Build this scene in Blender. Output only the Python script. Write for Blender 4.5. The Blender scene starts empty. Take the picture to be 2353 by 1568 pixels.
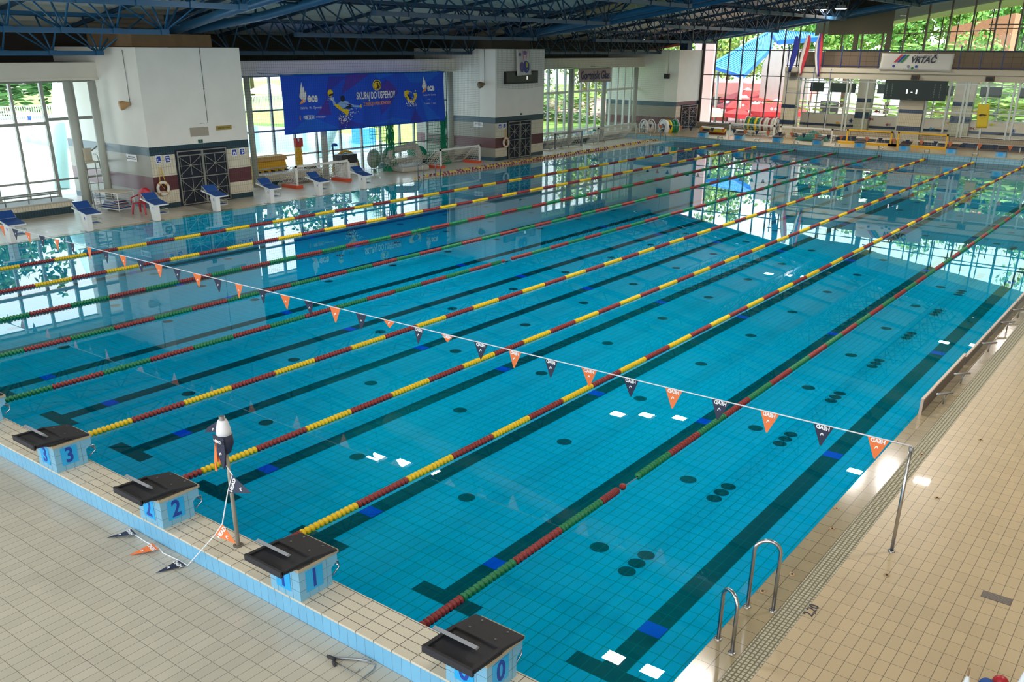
import bpy, math, random
from mathutils import Vector, Matrix
random.seed(7)
SC=bpy.context.scene; COL=SC.collection
PI=math.pi
# ------------------------------------------------------------------ camera
CAM=Vector((2.9745,-5.5209,5.6509)); FPX=2057.76; PPX,PPY=1166.994,950.718
def _rot(a,b,c):
    ca,sa,cb,sb,cc,sc=math.cos(a),math.sin(a),math.cos(b),math.sin(b),math.cos(c),math.sin(c)
    w=Vector((sa*cb,ca*cb,-sb)); r=Vector((ca,-sa,0)); u=r.cross(w)
    return r*cc+u*sc,-r*sc+u*cc,w
CR,CU,CW=_rot(math.radians(-37.31581),math.radians(22.21316),math.radians(0.35778))
cam=bpy.data.objects.new('camera',bpy.data.cameras.new('camera')); COL.objects.link(cam)
cam.matrix_world=Matrix(((CR.x,CU.x,-CW.x,CAM.x),(CR.y,CU.y,-CW.y,CAM.y),(CR.z,CU.z,-CW.z,CAM.z),(0,0,0,1)))
cam.data.sensor_width=36; cam.data.lens=FPX/2353*36
cam.data.shift_x=(1176.5-PPX)/2353; cam.data.shift_y=(PPY-784)/2353
cam.data.clip_end=500; SC.camera=cam
def _ax(px,py,k,v):
    d=CW+CR*((px-PPX)/FPX)-CU*((py-PPY)/FPX); t=(v-CAM[k])/d[k]; return CAM+d*t
def atX(px,py,X): return _ax(px,py,0,X)
def atY(px,py,Y): return _ax(px,py,1,Y)
def atZ(px,py,z=0.0): return _ax(px,py,2,z)
# ------------------------------------------------------------------ render look, world, sun
SC.view_settings.view_transform='Standard'; SC.view_settings.look='None'; SC.view_settings.gamma=1
SC.view_settings.use_curve_mapping=False; SC.view_settings.exposure=0.72
try:
    SC.render.engine
    SC.cycles.caustics_reflective=False; SC.cycles.caustics_refractive=False
    SC.cycles.max_bounces=8; SC.cycles.diffuse_bounces=3; SC.cycles.glossy_bounces=4
    SC.cycles.transparent_max_bounces=24; SC.cycles.sample_clamp_indirect=6; SC.cycles.volume_bounces=0; SC.cycles.adaptive_threshold=0.035
except Exception: pass
W=bpy.data.worlds.new('sky'); SC.world=W; W.use_nodes=True
nt=W.node_tree; bg=nt.nodes['Background']
tc=nt.nodes.new('ShaderNodeTexCoord'); sp=nt.nodes.new('ShaderNodeSeparateXYZ'); rp=nt.nodes.new('ShaderNodeValToRGB')
nt.links.new(tc.outputs['Generated'],sp.inputs[0]); nt.links.new(sp.outputs[2],rp.inputs[0]); nt.links.new(rp.outputs[0],bg.inputs[0])
rp.color_ramp.elements[0].position=0.0; rp.color_ramp.elements[0].color=(.80,.85,.88,1)
rp.color_ramp.elements[1].position=0.6; rp.color_ramp.elements[1].color=(.55,.72,.95,1)
bg.inputs[1].default_value=3.0
sun=bpy.data.lights.new('sun','SUN'); sun.energy=7.0; sun.angle=math.radians(1); sun.color=(1,.95,.86)
so=bpy.data.objects.new('sun',sun); COL.objects.link(so); so.rotation_euler=Vector((-.55,.12,-.83)).to_track_quat('-Z','Y').to_euler(); so.location=(30,-10,40)
LAMP=180.0
# ------------------------------------------------------------------ materials
def lin(c):
    if isinstance(c,str): c=tuple(int(c[i:i+2],16)/255 for i in (0,2,4))
    return tuple(((x/12.92) if x<=.04045 else ((x+.055)/1.055)**2.4) for x in c)+(1,)
MATS={}
def mat(name,c,rough=.5,metal=0,spec=.5,noise=0.0,nscale=8,emit=0,alpha=None):
    if name in MATS: return MATS[name]
    m=bpy.data.materials.new(name); m.use_nodes=True; n=m.node_tree; b=n.nodes['Principled BSDF']
    L=lin(c); b.inputs['Base Color'].default_value=L; b.inputs['Roughness'].default_value=rough; b.inputs['Metallic'].default_value=metal
    b.inputs['Specular IOR Level'].default_value=spec
    if noise:
        t=n.nodes.new('ShaderNodeTexNoise'); t.inputs['Scale'].default_value=nscale; t.inputs['Detail'].default_value=4
        g=n.nodes.new('ShaderNodeNewGeometry'); n.links.new(g.outputs['Position'],t.inputs['Vector'])
        r=n.nodes.new('ShaderNodeValToRGB'); n.links.new(t.outputs[0],r.inputs[0])
        r.color_ramp.elements[0].position=.3; r.color_ramp.elements[1].position=.7
        r.color_ramp.elements[0].color=tuple(x*(1-noise) for x in L[:3])+(1,); r.color_ramp.elements[1].color=tuple(min(1,x*(1+noise)) for x in L[:3])+(1,)
        n.links.new(r.outputs[0],b.inputs['Base Color'])
    if emit: b.inputs['Emission Color'].default_value=L; b.inputs['Emission Strength'].default_value=emit
    if alpha is not None: b.inputs['Alpha'].default_value=alpha
    MATS[name]=m; return m
def tile(name,c,g,ax1,s1,ax2,s2,w=.006,rough=.3,vary=.06,o1=0,o2=0,spec=.5,coat=0):
    """glazed tiles: two world axes, their pitch, a grout line and a slight tile to tile tone"""
    if name in MATS: return MATS[name]
    m=bpy.data.materials.new(name); m.use_nodes=True; n=m.node_tree; b=n.nodes['Principled BSDF']
    N=n.nodes.new; lk=n.links.new
    geo=N('ShaderNodeNewGeometry'); se=N('ShaderNodeSeparateXYZ'); lk(geo.outputs['Position'],se.inputs[0])
    def M(op,a,bb=None):
        x=N('ShaderNodeMath'); x.operation=op
        for i,v in enumerate((a,bb)):
            if v is None: continue
            if isinstance(v,(int,float)): x.inputs[i].default_value=v
            else: lk(v,x.inputs[i])
        return x.outputs[0]
    outs=[];cells=[]
    for a,s,o in ((ax1,s1,o1),(ax2,s2,o2)):
        q=M('DIVIDE',M('ADD',se.outputs[a],o+1000*s),s); f=M('FRACT',q); cells.append(M('FLOOR',q))
        outs.append(M('MAXIMUM',M('LESS_THAN',f,w/s),M('GREATER_THAN',f,1-w/s)))
    gm=M('MAXIMUM',outs[0],outs[1])
    wn=N('ShaderNodeTexWhiteNoise'); wn.noise_dimensions='2D'; cb=N('ShaderNodeCombineXYZ'); lk(cells[0],cb.inputs[0]); lk(cells[1],cb.inputs[1]); lk(cb.outputs[0],wn.inputs['Vector'])
    hsv=N('ShaderNodeHueSaturation'); hsv.inputs['Color'].default_value=lin(c)
    v=M('ADD',M('MULTIPLY',wn.outputs['Value'],vary*2),1-vary); lk(v,hsv.inputs['Value'])
    mx=N('ShaderNodeMix'); mx.data_type='RGBA'; lk(gm,mx.inputs[0]); lk(hsv.outputs[0],mx.inputs[6]); mx.inputs[7].default_value=lin(g)
    lk(mx.outputs[2],b.inputs['Base Color']); b.inputs['Roughness'].default_value=rough; b.inputs['Specular IOR Level'].default_value=spec
    if coat: b.inputs['Coat Weight'].default_value=coat; b.inputs['Coat Roughness'].default_value=.03
    MATS[name]=m; return m
WHITE='E8E8E2'
m_chrome=mat('brushed_steel','B8B8BC',.22,1); m_steel=mat('galvanised_metal','9A9CA0',.4,.8)
m_white=mat('white_paint','E6E6E0',.45); m_plaster=mat('cream_plaster','C9C0AE',.85,noise=.04,nscale=1.5); m_plasterw=mat('white_plaster','E6E4DA',.85,noise=.03,nscale=1.5)
m_black=mat('black_rubber','26262B',.75,noise=.15,nscale=60); m_dark=mat('dark_metal','2C2A2C',.6)
m_blue=mat('roof_steel_blue','205C82',.4,.1); m_dblue=mat('roof_steel_dark_blue','1F3E58',.45,.1)
m_red=mat('float_red','8C2A26',.4); m_yel=mat('float_yellow','EFC70A',.4); m_grn=mat('float_green','0C7A46',.4)
m_orange=mat('pennant_orange','F07A3C',.6); m_navy=mat('pennant_navy','262C44',.6)
m_rope=mat('white_cord','E4E4E8',.8); m_netw=mat('net_white','DDD8CC',.9); m_netg=mat('net_green','0E4436',.9); m_netG=mat('net_bundle_green','0C8A62',.9)
m_bluepad=mat('blue_pad','184A90',.7); m_plast_red=mat('red_plastic','B01E2C',.4); m_txt=mat('navy_print','1B3E9E',.5)
m_wt=mat('white_print','F0F0F0',.6); m_dk=mat('dark_print','30323C',.6)
m_oyel=mat('yellow_metal','E3B21A',.4); m_alu=mat('aluminium_frame','B9BDB2',.4,.3); m_umb=mat('mullion_dark','3C3430',.5)
# ------------------------------------------------------------------ mesh builder
class MB:
    def __init__(s): s.v=[]; s.f=[]; s.m=[]; s.sm=[]
    def add(s,vs,fs,mi=0,sm=False):
        o=len(s.v); s.v+=[tuple(v) for v in vs]
        for f in fs: s.f.append([i+o for i in f]); s.m.append(mi); s.sm.append(sm)
        return s
    def box(s,x0,x1,y0,y1,z0,z1,mi=0):
        v=[(x,y,z) for z in (z0,z1) for y in (y0,y1) for x in (x0,x1)]
        return s.add(v,[(0,2,3,1),(4,5,7,6),(0,1,5,4),(2,6,7,3),(0,4,6,2),(1,3,7,5)],mi)
    def quad(s,a,b,c,d,mi=0): return s.add([a,b,c,d],[(0,1,2,3)],mi)
    def poly(s,pts,mi=0): return s.add(pts,[tuple(range(len(pts)))],mi)
    def prism(s,pts,vec,mi=0):
        n=len(pts); vec=Vector(vec); p=[Vector(q) for q in pts]; v=p+[q+vec for q in p]
        fs=[tuple(range(n))[::-1],tuple(range(n,2*n))]+[(i,(i+1)%n,n+(i+1)%n,n+i) for i in range(n)]
        return s.add(v,fs,mi)
    def tube(s,pts,r,n=8,mi=0,closed=False,caps=True,sm=True):
        p=[Vector(q) for q in pts]; k=len(p); rr=r if isinstance(r,(list,tuple)) else [r]*k
        vs=[]; prev=None
        for i in range(k):
            a=p[(i-1)%k] if (i>0 or closed) else p[i]; b=p[(i+1)%k] if (i<k-1 or closed) else p[i]
            t=(b-a).normalized()
            if prev is None:
                q=Vector((0,0,1)) if abs(t.z)<.9 else Vector((1,0,0)); x=t.cross(q).normalized()
            else: x=(prev-t*prev.dot(t)).normalized()
            prev=x; y=t.cross(x)
            for j in range(n):
                an=2*PI*j/n; vs.append(p[i]+(x*math.cos(an)+y*math.sin(an))*rr[i])
        fs=[]
        for i in range(k if closed else k-1):
            for j in range(n):
                a=i*n+j; b=i*n+(j+1)%n; c=((i+1)%k)*n+(j+1)%n; d=((i+1)%k)*n+j; fs.append((a,b,c,d))
        if caps and not closed: fs+= [tuple(range(n))[::-1],tuple(range((k-1)*n,k*n))]
        return s.add(vs,fs,mi,sm)
    def bar(s,a,b,w,h=None,mi=0):
        a=Vector(a); b=Vector(b); h=h or w; t=(b-a).normalized()
        up=Vector((0,0,1)) if abs(t.z)<.95 else Vector((0,1,0)); x=t.cross(up).normalized(); y=x.cross(t)
        v=[p+x*sx*w/2+y*sy*h/2 for p in (a,b) for sx,sy in ((-1,-1),(1,-1),(1,1),(-1,1))]
        return s.add(v,[(0,3,2,1),(4,5,6,7),(0,1,5,4),(1,2,6,5),(2,3,7,6),(3,0,4,7)],mi)
    def lathe(s,prof,n=16,mi=0,c=(0,0,0),axis='z'):
        vs=[];k=len(prof)
        for r,h in prof:
            for j in range(n):
                a=2*PI*j/n; x,y=r*math.cos(a),r*math.sin(a)
                vs.append({'z':(c[0]+x,c[1]+y,c[2]+h),'y':(c[0]+x,c[1]+h,c[2]+y),'x':(c[0]+h,c[1]+x,c[2]+y)}[axis])
        fs=[(i*n+j,i*n+(j+1)%n,(i+1)*n+(j+1)%n,(i+1)*n+j) for i in range(k-1) for j in range(n)]
        if prof[0][0]>1e-5: fs.append(tuple(range(n)))
        if prof[-1][0]>1e-5: fs.append(tuple(range((k-1)*n,k*n)))
        return s.add(vs,fs,mi,True)
    def mesh(s,name,mats):
        me=bpy.data.meshes.new(name); me.from_pydata(s.v,[],s.f)
        for x in (mats if isinstance(mats,(list,tuple)) else [mats]): me.materials.append(x)
        me.polygons.foreach_set('material_index',s.m); me.polygons.foreach_set('use_smooth',s.sm); me.update(); return me
def obj(name,mb,mats,parent=None,loc=None,rot=None,bevel=0):
    me=mb if isinstance(mb,bpy.types.Mesh) else mb.mesh(name,mats)
    o=bpy.data.objects.new(name,me); COL.objects.link(o); o.parent=parent
    if loc is not None: o.location=loc
    if rot is not None: o.rotation_euler=rot
    if bevel: b=o.modifiers.new('bevel','BEVEL'); b.width=bevel; b.segments=2; b.limit_method='ANGLE'
    return o
def tag(o,label=None,cat=None,group=None,kind=None):
    if label: o['label']=label
    if cat: o['category']=cat
    if group: o['group']=group
    if kind: o['kind']=kind
    return o
def thing(name,label,cat,loc=(0,0,0),rz=0,group=None):
    o=bpy.data.objects.new(name,None); COL.objects.link(o); o.location=loc; o.rotation_euler=(0,0,rz); o.empty_display_size=.2
    return tag(o,label,cat,group)
def struct(name,mb,mats,parent=None): return tag(obj(name,mb,mats,parent),kind='structure') if parent is None else obj(name,mb,mats,parent)
def dup(root,loc,rz=None,label=None,group=None):
    r=root.copy(); COL.objects.link(r); r.location=loc
    if rz is not None: r.rotation_euler=(0,0,rz)
    if label: r['label']=label
    if group: r['group']=group
    for ch in list(root.children):
        c=ch.copy(); COL.objects.link(c); c.parent=r
        for g in list(ch.children):
            d=g.copy(); COL.objects.link(d); d.parent=c
    return r
def txt2d(body,size,bold=0,ext=0.0,spacing=1.0):
    cu=bpy.data.curves.new('t','FONT'); cu.body=body; cu.size=size; cu.align_x='CENTER'; cu.align_y='CENTER'; cu.offset=bold; cu.extrude=ext; cu.resolution_u=3; cu.space_character=spacing
    o=bpy.data.objects.new('t',cu); me=bpy.data.meshes.new_from_object(o)
    v=[tuple(x.co) for x in me.vertices]; f=[tuple(p.vertices) for p in me.polygons]
    bpy.data.objects.remove(o); bpy.data.meshes.remove(me); return v,f
def text(name,body,size,org,right,up,m,parent=None,bold=0,spacing=1.0,sx=1.0,shear=0):
    v,f=txt2d(body,size,bold,.002,spacing); R=Vector(right).normalized(); U=Vector(up).normalized(); N=R.cross(U); O=Vector(org)
    mb=MB(); mb.add([O+R*(x*sx+y*shear)+U*y+N*z for x,y,z in v],f); return obj(name,mb,m,parent)
def grid_net(mb,P,nu,nv,r=.006,mi=0,diag=False):
    """P(u,v)->point; thin three sided cords along both directions"""
    for i in range(nu+1):
        mb.tube([P(i/nu,j/max(2,nv//3)) for j in range(max(2,nv//3)+1)],r,3,mi,caps=False,sm=False)
    for j in range(nv+1):
        mb.tube([P(i/max(2,nu//3),j/nv) for i in range(max(2,nu//3)+1)],r,3,mi,caps=False,sm=False)
# ================================================================== POOL BASIN
FZ=-1.1
m_pf=tile('pool_floor_tile','50A9DE','2C7C7C',0,.15625,1,.265,.0055,.5,.03)
m_lane=tile('lane_mark_tile','1A2740','1E5A62',0,.15625,1,.265,.004,.5,.1)
m_sq=mat('blue_square_tile','2A2FE0',.5)
m_pw=tile('pool_wall_tile','9BC4E8','4F8F98',0,.25,2,.125,.006,.4,.03)
m_pwy=tile('pool_wall_tile_side','9BC4E8','4F8F98',1,.25,2,.125,.006,.4,.03)
XL=-25.7
mb=MB(); mb.box(XL-.3,.3,-.3,50.3,FZ-.3,FZ,0)
lanes=[-1.25-2.5*i for i in range(10)]
e=.004
def flat(mb,x0,x1,y0,y1,z,mi): mb.add([(x0,y0,z),(x1,y0,z),(x1,y1,z),(x0,y1,z)],[(0,1,2,3)],mi)
for i,x in enumerate(lanes):
    flat(mb,x-.15625,x+.15625,2.12,47.96,FZ+e,1)
    for y in (1.855,47.96): flat(mb,x-.515,x+.515,y,y+.265,FZ+e,1)
    for k in range(7):
        y=(3.05,9.67,17.09,26.1,33,39.6,46.2)[k]
        flat(mb,x-.152,x+.152,y-.13,y+.13,FZ+2*e,2)
def disc(mb,x,y,r,z,mi):
    mb.add([(x+r*math.cos(a*PI/12),y+r*math.sin(a*PI/12),z) for a in range(24)],[tuple(range(24))],mi)
for xo in [-2.85-2.53*i for i in range(9)]:
    for k in range(16): disc(mb,xo,4.35+k*2.82,.14,FZ+e,1)
for k in range(16):
    for q in range(3): disc(mb,-2.2,4.03+k*2.77+q*.27,.125,FZ+e,1)
struct('floor',mb,[m_pf,m_lane,m_sq])
m_tealside=mat('pool_edge_blue_tile','1C4FA8',.3)
mb=MB(); mb.box(0,.3,0,50,FZ,-.16,0); mb.box(0,.3,0,50,-.16,-.03,1); struct('wall_right',mb,[m_pwy,m_tealside])
mb=MB(); mb.box(XL-.3,XL,0,50,FZ,-.03,0); struct('wall_left',mb,[m_pwy])
mb=MB(); mb.box(XL,0,-.3,-.002,FZ,-.0,0); struct('wall_near',mb,[m_pw])
mb=MB(); mb.box(XL,0,50.002,50.3,FZ,-.0,0); struct('wall_far',mb,[m_pw])
# water: a closed body with a mirror-like, blue tinted top
def water_mat(name,mirror):
    m=bpy.data.materials.new(name); m.use_nodes=True; n=m.node_tree; n.nodes.clear(); N=n.nodes.new; lk=n.links.new
    out=N('ShaderNodeOutputMaterial'); tr=N('ShaderNodeBsdfTransparent')
    if mirror:
        gl=N('ShaderNodeBsdfGlossy'); gl.inputs['Roughness'].default_value=0.0; mx=N('ShaderNodeMixShader')
        ge=N('ShaderNodeNewGeometry')
        def rip(sc,dist,strg,prev=None):
            no=N('ShaderNodeTexNoise'); no.inputs['Scale'].default_value=sc; no.inputs['Detail'].default_value=2; lk(ge.outputs['Position'],no.inputs['Vector'])
            b=N('ShaderNodeBump'); b.inputs['Strength'].default_value=strg; b.inputs['Distance'].default_value=dist; lk(no.outputs[0],b.inputs['Height'])
            if prev: lk(prev.outputs[0],b.inputs['Normal'])
            return b
        bp=rip(.9,.0003,1.0); bp=rip(6,.00005,1.0,bp)
        lk(bp.outputs[0],gl.inputs['Normal'])
        dt=N('ShaderNodeVectorMath'); dt.operation='DOT_PRODUCT'; lk(ge.outputs['Incoming'],dt.inputs[0]); lk(bp.outputs[0],dt.inputs[1])
        def M(op,a,b=None):
            x=N('ShaderNodeMath'); x.operation=op
            for i,v in enumerate((a,b)):
                if v is None: continue
                if isinstance(v,(int,float)): x.inputs[i].default_value=v
                else: lk(v,x.inputs[i])
            return x.outputs[0]
        c=M('ABSOLUTE',dt.outputs['Value']); f=M('ADD',M('MULTIPLY',M('POWER',M('SUBTRACT',1,c),5),.98),.02)
        lk(f,mx.inputs[0]); lk(tr.outputs[0],mx.inputs[1]); lk(gl.outputs[0],mx.inputs[2]); lk(mx.outputs[0],out.inputs[0])
    else: lk(tr.outputs[0],out.inputs[0])
    if mirror: tr.inputs[0].default_value=(.05,.91,.93,1)
    return m
mb=MB(); mb.box(XL+.001,-.001,.001,49.999,FZ+.02,0,1)
for i,f in enumerate(mb.f):
    if all(abs(mb.v[j][2])<1e-6 for j in f): mb.m[i]=0
wat=struct('water',mb,[water_mat('water_surface',True),water_mat('water_body',False)]); wat['kind']='stuff'; wat['label']='clear blue pool water, still and mirror-like'; wat['category']='water'
# ================================================================== DECKS
m_deckR=tile('deck_tile_right','C2AE8C','6E6458',0,.125,1,.25,.0032,.3,.05,o1=-.08,o2=-.12,coat=.15)
m_deckN=tile('deck_tile_near','BEB9AA','716E64',0,.125,1,.25,.0028,.28,.04,coat=.25)
m_deckL=tile('deck_tile_left','D6CCB8','8A8072',0,.125,1,.25,.004,.35,.05,coat=.2)
m_lip=tile('wet_lip_tile','A89A7C','6E6656',0,.17,1,.25,.004,.12,.05,coat=1.0)
m_grate=tile('grating_slots','B9B59C','6E6853',0,.046,1,.055,.008,.6,.05)
mb=MB(); mb.box(.0,.345,-.5,57.5,-.03,0,0); mb.box(.345,.58,-.5,57.5,-.03,.0,1); mb.box(.58,26,-30,57.5,-.3,0,2); struct('floor',mb,[m_lip,m_grate,m_deckR])
mb=MB(); mb.box(-34,.58,-30,-.5,-.3,.0,0); struct('floor',mb,[m_deckN])
mb=MB(); mb.box(-34,XL-.3,-.5,50,-.3,-.0,0); mb.box(XL-.3,XL,0,50,-.03,0,1); struct('floor',mb,[m_deckL,tile('left_lip_tile','BDB59E','7F7868',0,.15,1,.25,.005,.2,.04,coat=.6)])
# near end wall: cream coping on a pale blue tiled upstand
m_cop=tile('coping_tile','CFC7B4','4E4A44',0,.25,1,.125,.004,.32,.04,o2=.02)
m_upst=tile('upstand_blue_tile','74B2D4','5E7F98',0,.125,2,.27,.0025,.25,.03)
mb=MB(); mb.box(-34,.58,-.5,-.002,0,.215,1); mb.box(-34,.58,-.502,0.0,.215,.24,0); struct('wall_near',mb,[m_cop,m_upst])
# far end wall and raised far deck
m_farw=tile('far_wall_tile','8FBAC4','5E8F9A',0,.25,2,.12,.008,.3,.04)
m_deckF=tile('far_deck_tile','B39A74','7D6C54',0,.2,1,.2,.005,.3,.05,coat=.2)
mb=MB(); mb.box(-34,26,50.002,57.5,-.3,.345,0); mb.box(-34,26,49.99,50.3,.30,.35,1); struct('floor',mb,[m_farw,m_deckF])
mb=MB(); mb.box(-34,26,50.3,57.5,.345,.352,0); struct('floor',mb,[m_deckF])
# ================================================================== TOWERS, LEFT WALL, BEAMS
def banded(mb,x0,x1,y0,y1,bands):
    for z0,z1,mi in bands: mb.box(x0,x1,y0,y1,z0,z1,mi)
def wt(nm,c,g='8F8A7C'):
    return tile(nm,c,g,1,.1,2,.25,.005,.35,.05,coat=.1)
m_tc=wt('tower_tile_cream','CFC9B4'); m_tm=wt('tower_tile_maroon','55282E','6A4446'); m_tn=wt('tower_tile_navy','153642','3A5560')
tb=[(0,.19,2),(.19,.65,0),(.65,1.18,1),(1.18,1.93,0),(1.93,2.23,2),(2.23,5.6,3)]
TY=[(13.3,17.68),(33.6,38.0),(54.0,57.45)]
m_face=[m_plaster,m_plaster,mat('rose_plaster','C9A29C',.85)]
for i,(a,b) in enumerate(TY):
    mb=MB(); banded(mb,-33.5,-27.8,a,b,tb); struct('wall_left',mb,[m_tc,m_tm,m_tn,m_plasterw if i<2 else m_plasterw])
m_brown=mat('brown_boarding','7A6246',.9,noise=.1,nscale=3); m_ductgrey=mat('dark_boarding','4A3F36',.9)
for i,(a,b) in enumerate(TY[:2]):
    mb=MB(); mb.box(-31,-28.1,a+.1,b-1.0,5.62,6.05); tag(obj('panel_box',mb,[m_brown if i==0 else m_ductgrey]),['tan boarded box on top of the nearest white tower','dark boarded box on top of the middle white tower'][i],'box')
# window head beams
m_beam=mat('window_head_plaster','DEDBCC',.8,noise=.04,nscale=1)
bays=[(-12,13.3),(17.68,33.6),(38.0,54.0)]
for k,(a,b) in enumerate(bays):
    mb=MB(); mb.box(-31.6,-30.5,a,b,4.48,5.08); mb.box(-30.52,-30.46,a,b,4.48,4.56); tag(obj('trim_%d'%(k+1),mb,[m_beam]),kind='structure')
mb=MB()
mb.box(-33.7,-33.52,-14,57.4,5.02,6.9); [mb.box(-33.5,-31.6,a,b,4.98,5.07) for a,b in bays]
struct('wall_left',mb,[mat('dark_clerestory','3B3630',.9)])
# parapets under the windows
m_par=[m_tn,m_tc,mat('sill_concrete','B5B2A8',.6)]
mb=MB(); mb.box(-30.6,-29.65,-12,11.1,0,.24,0); mb.box(-30.6,-29.65,-12,11.1,.24,.42,1); mb.box(-30.7,-29.6,-12,11.15,.42,.46,2); struct('wall_left',mb,m_par)
# glazing
def glass_mat(name,tint,refl=.06):
    m=bpy.data.materials.new(name); m.use_nodes=True; n=m.node_tree; n.nodes.clear(); N=n.nodes.new; lk=n.links.new
    out=N('ShaderNodeOutputMaterial'); tr=N('ShaderNodeBsdfTransparent'); tr.inputs[0].default_value=tint+(1,)
    gl=N('ShaderNodeBsdfGlossy'); gl.inputs['Roughness'].default_value=0; mx=N('ShaderNodeMixShader'); lw=N('ShaderNodeLayerWeight'); lw.inputs[0].default_value=.25
    ma=N('ShaderNodeMath'); ma.operation='MULTIPLY'; ma.inputs[1].default_value=.6; lk(lw.outputs['Fresnel'],ma.inputs[0])
    lk(ma.outputs[0],mx.inputs[0]); lk(tr.outputs[0],mx.inputs[1]); lk(gl.outputs[0],mx.inputs[2]); lk(mx.outputs[0],out.inputs[0]); return m
m_glass=glass_mat('window_glass',(.93,.97,.95)); m_glassg=glass_mat('green_tinted_glass',(.80,.90,.82))
WX=-31.0; m_fr=mat('window_frame_grey','9C9F98',.45,.3); m_frw=mat('window_frame_white','E8ECE8',.45)
wn=0
def window(frames,panes,fm,gm=None):
    global wn; wn+=1
    o=tag(obj('window_%d'%wn,frames,fm),kind='structure'); obj('glass_pane',panes,gm or m_glass,o); return o
def vbars(mb,ys,x,z0,z1,w,d=.12):
    for y in ys: mb.box(x-d/2,x+d/2,y-w/2,y+w/2,z0,z1)
# bay 1
mb=MB(); vbars(mb,[10.25-1.05*k for k in range(20)],WX,.4,4.5,.09); vbars(mb,[11.35],WX,0,4.5,.12); vbars(mb,[12.5,13.2],WX,0,4.5,.1)
mb.box(WX-.07,WX+.07,-12,11.4,2.98,3.08); mb.box(WX-.05,WX+.05,-12,13.3,.98,1.05); mb.box(WX-.08,WX+.08,11.3,13.3,3.1,3.2); mb.box(WX-.05,WX+.05,-12,13.3,4.4,4.48)
mb.bar((WX,12.5,1.75),(WX,13.2,2.15),.05); mb.box(WX-.04,WX+.04,12.5,13.3,1.5,1.56)
p=MB(); p.box(WX-.006,WX+.006,-12,13.3,.4,4.48); window(mb,p,m_fr)
# bay 2
mb=MB(); vbars(mb,[18.6,20.3,21.5,22.7,24.0,25.5,26.9,28.2,29.6,30.7,31.7,33.3],WX,0,4.48,.09)
for z in (.98,2.1,2.98): mb.box(WX-.06,WX+.06,17.68,33.6,z,z+.07)
mb.box(WX-.05,WX+.05,17.68,33.6,4.4,4.48)
p=MB(); p.box(WX-.006,WX+.006,17.68,33.6,.05,4.48); window(mb,p,m_fr)
# bay 3
mb=MB(); vbars(mb,[38.4+.92*k for k in range(17)],WX,0,4.48,.13)
for z in (.6,3.0): mb.box(WX-.08,WX+.08,38.0,54.0,z,z+.12)
p=MB(); p.box(WX-.006,WX+.006,38.0,54.0,.05,4.48); window(mb,p,m_frw)
# round columns along the glass
col_pos=[(-29.85,11.75,.15,'grey round column beside the tall lifeguard chair'),(-29.75,12.6,.14,'grey round column between lifeguard chair and nearest tower'),(-29.79,19.39,.13,'pale round column at the right edge of the nearest tower'),(-29.8,23.4,.15,'round column behind the yellow spine board and left white goal'),(-29.8,32.3,.16,'round column just left of the middle tower, beside green netting'),(-29.8,43.7,.15,'white round column behind the frames, left of three by far bay'),(-29.8,47.6,.15,'white round column below right end of the grey newspaper banner'),(-29.8,51.7,.15,'white round column nearest to the lane rope reels')]
for x,y,r,l in col_pos:
    mb=MB(); mb.tube([(0,0,0),(0,0,4.48)],r,20); tag(obj('column',mb,[mat('column_paint','AEB3A8',.5)],loc=(x,y,0)),l,'column','columns along the window wall')
# ================================================================== ROOF
mb=MB(); mb.box(13,13.3,-14,57.4,0,13.2); mb.box(12.98,13,-14,57.4,0,1.2,1); struct('wall_right',mb,[m_plaster,m_tc])  # unseen right hall wall, added to cut sky light from the open side
def rz(X): return 6.75+.16*(X+29.3)
m_roof=mat('roof_sheet','D8D0C0',.6,noise=.05,nscale=.6)
mb=MB(); xs=[-34+.22*k for k in range(250)]
prof=[]
for k,x in enumerate(xs): prof.append((x,rz(x)+(.07 if (k//2)%2 else 0)))
vs=[];fs=[]
for (x,z) in prof: vs+=[(x,-20,z),(x,57.5,z)]
for k in range(len(prof)-1): fs.append((2*k,2*k+1,2*k+3,2*k+2))
mb.add(vs,fs); mb.add([(x,y,z+.3) for x,y,z in (( -34,-20,rz(-34)),(21,-20,rz(21)),(21,57.5,rz(21)),(-34,57.5,rz(-34)))],[(0,1,2,3)])
struct('ceiling',mb,[m_roof])
mb=MB()
for y in [-1.5+3.7*k for k in range(16)]:
    mb.bar((-33,y,rz(-33)-.06),(20,y,rz(20)-.06),.1,.14)
struct('trim_4',mb,[m_dblue])
ROWS=[-29.3+4.15*k for k in range(9)]; BAY=[(-2.2,12.8),(18.4,33.3),(39.0,53.8)]
def truss(L):
    n=9; st=L/n; parts={}
    b=MB(); b.bar((0,0,0),(0,L,0),.13,.15); 
    for i in range(0,n+1,1): b.box(-.1,.1,i*st-.14,i*st+.14,-.075,.09)
    parts['bottom_chord']=b
    parts['top_chord']=MB().bar((-.75,-1.5,1.22),(-.75,L+1.5,1.22),.09,.1); parts['top_chord_']=MB().bar((.75,-1.5,1.22),(.75,L+1.5,1.22),.09,.1)
    w=MB()
    for i in range(n+1):
        for s in (-1,1):
            w.tube([(0,i*st,0),(s*.75,i*st,1.22)],.035,6)
            if i<n: w.tube([(0,(i+1)*st,0),(s*.75,i*st,1.22)],.03,6)
        w.tube([(-.75,i*st,1.22),(.75,i*st,1.22)],.03,6)
        if i<n: w.tube([(-.75,i*st,1.22),(.75,(i+1)*st,1.22)],.022,6)
    for s in (-1,1):
        w.tube([(0,0,0),(s*.75,-1.5,1.22)],.03,6); w.tube([(0,L,0),(s*.75,L+1.5,1.22)],.03,6)
    parts['web']=w; return parts
ordn=['first','second','third','fourth','fifth','sixth','seventh','eighth','ninth']
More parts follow.
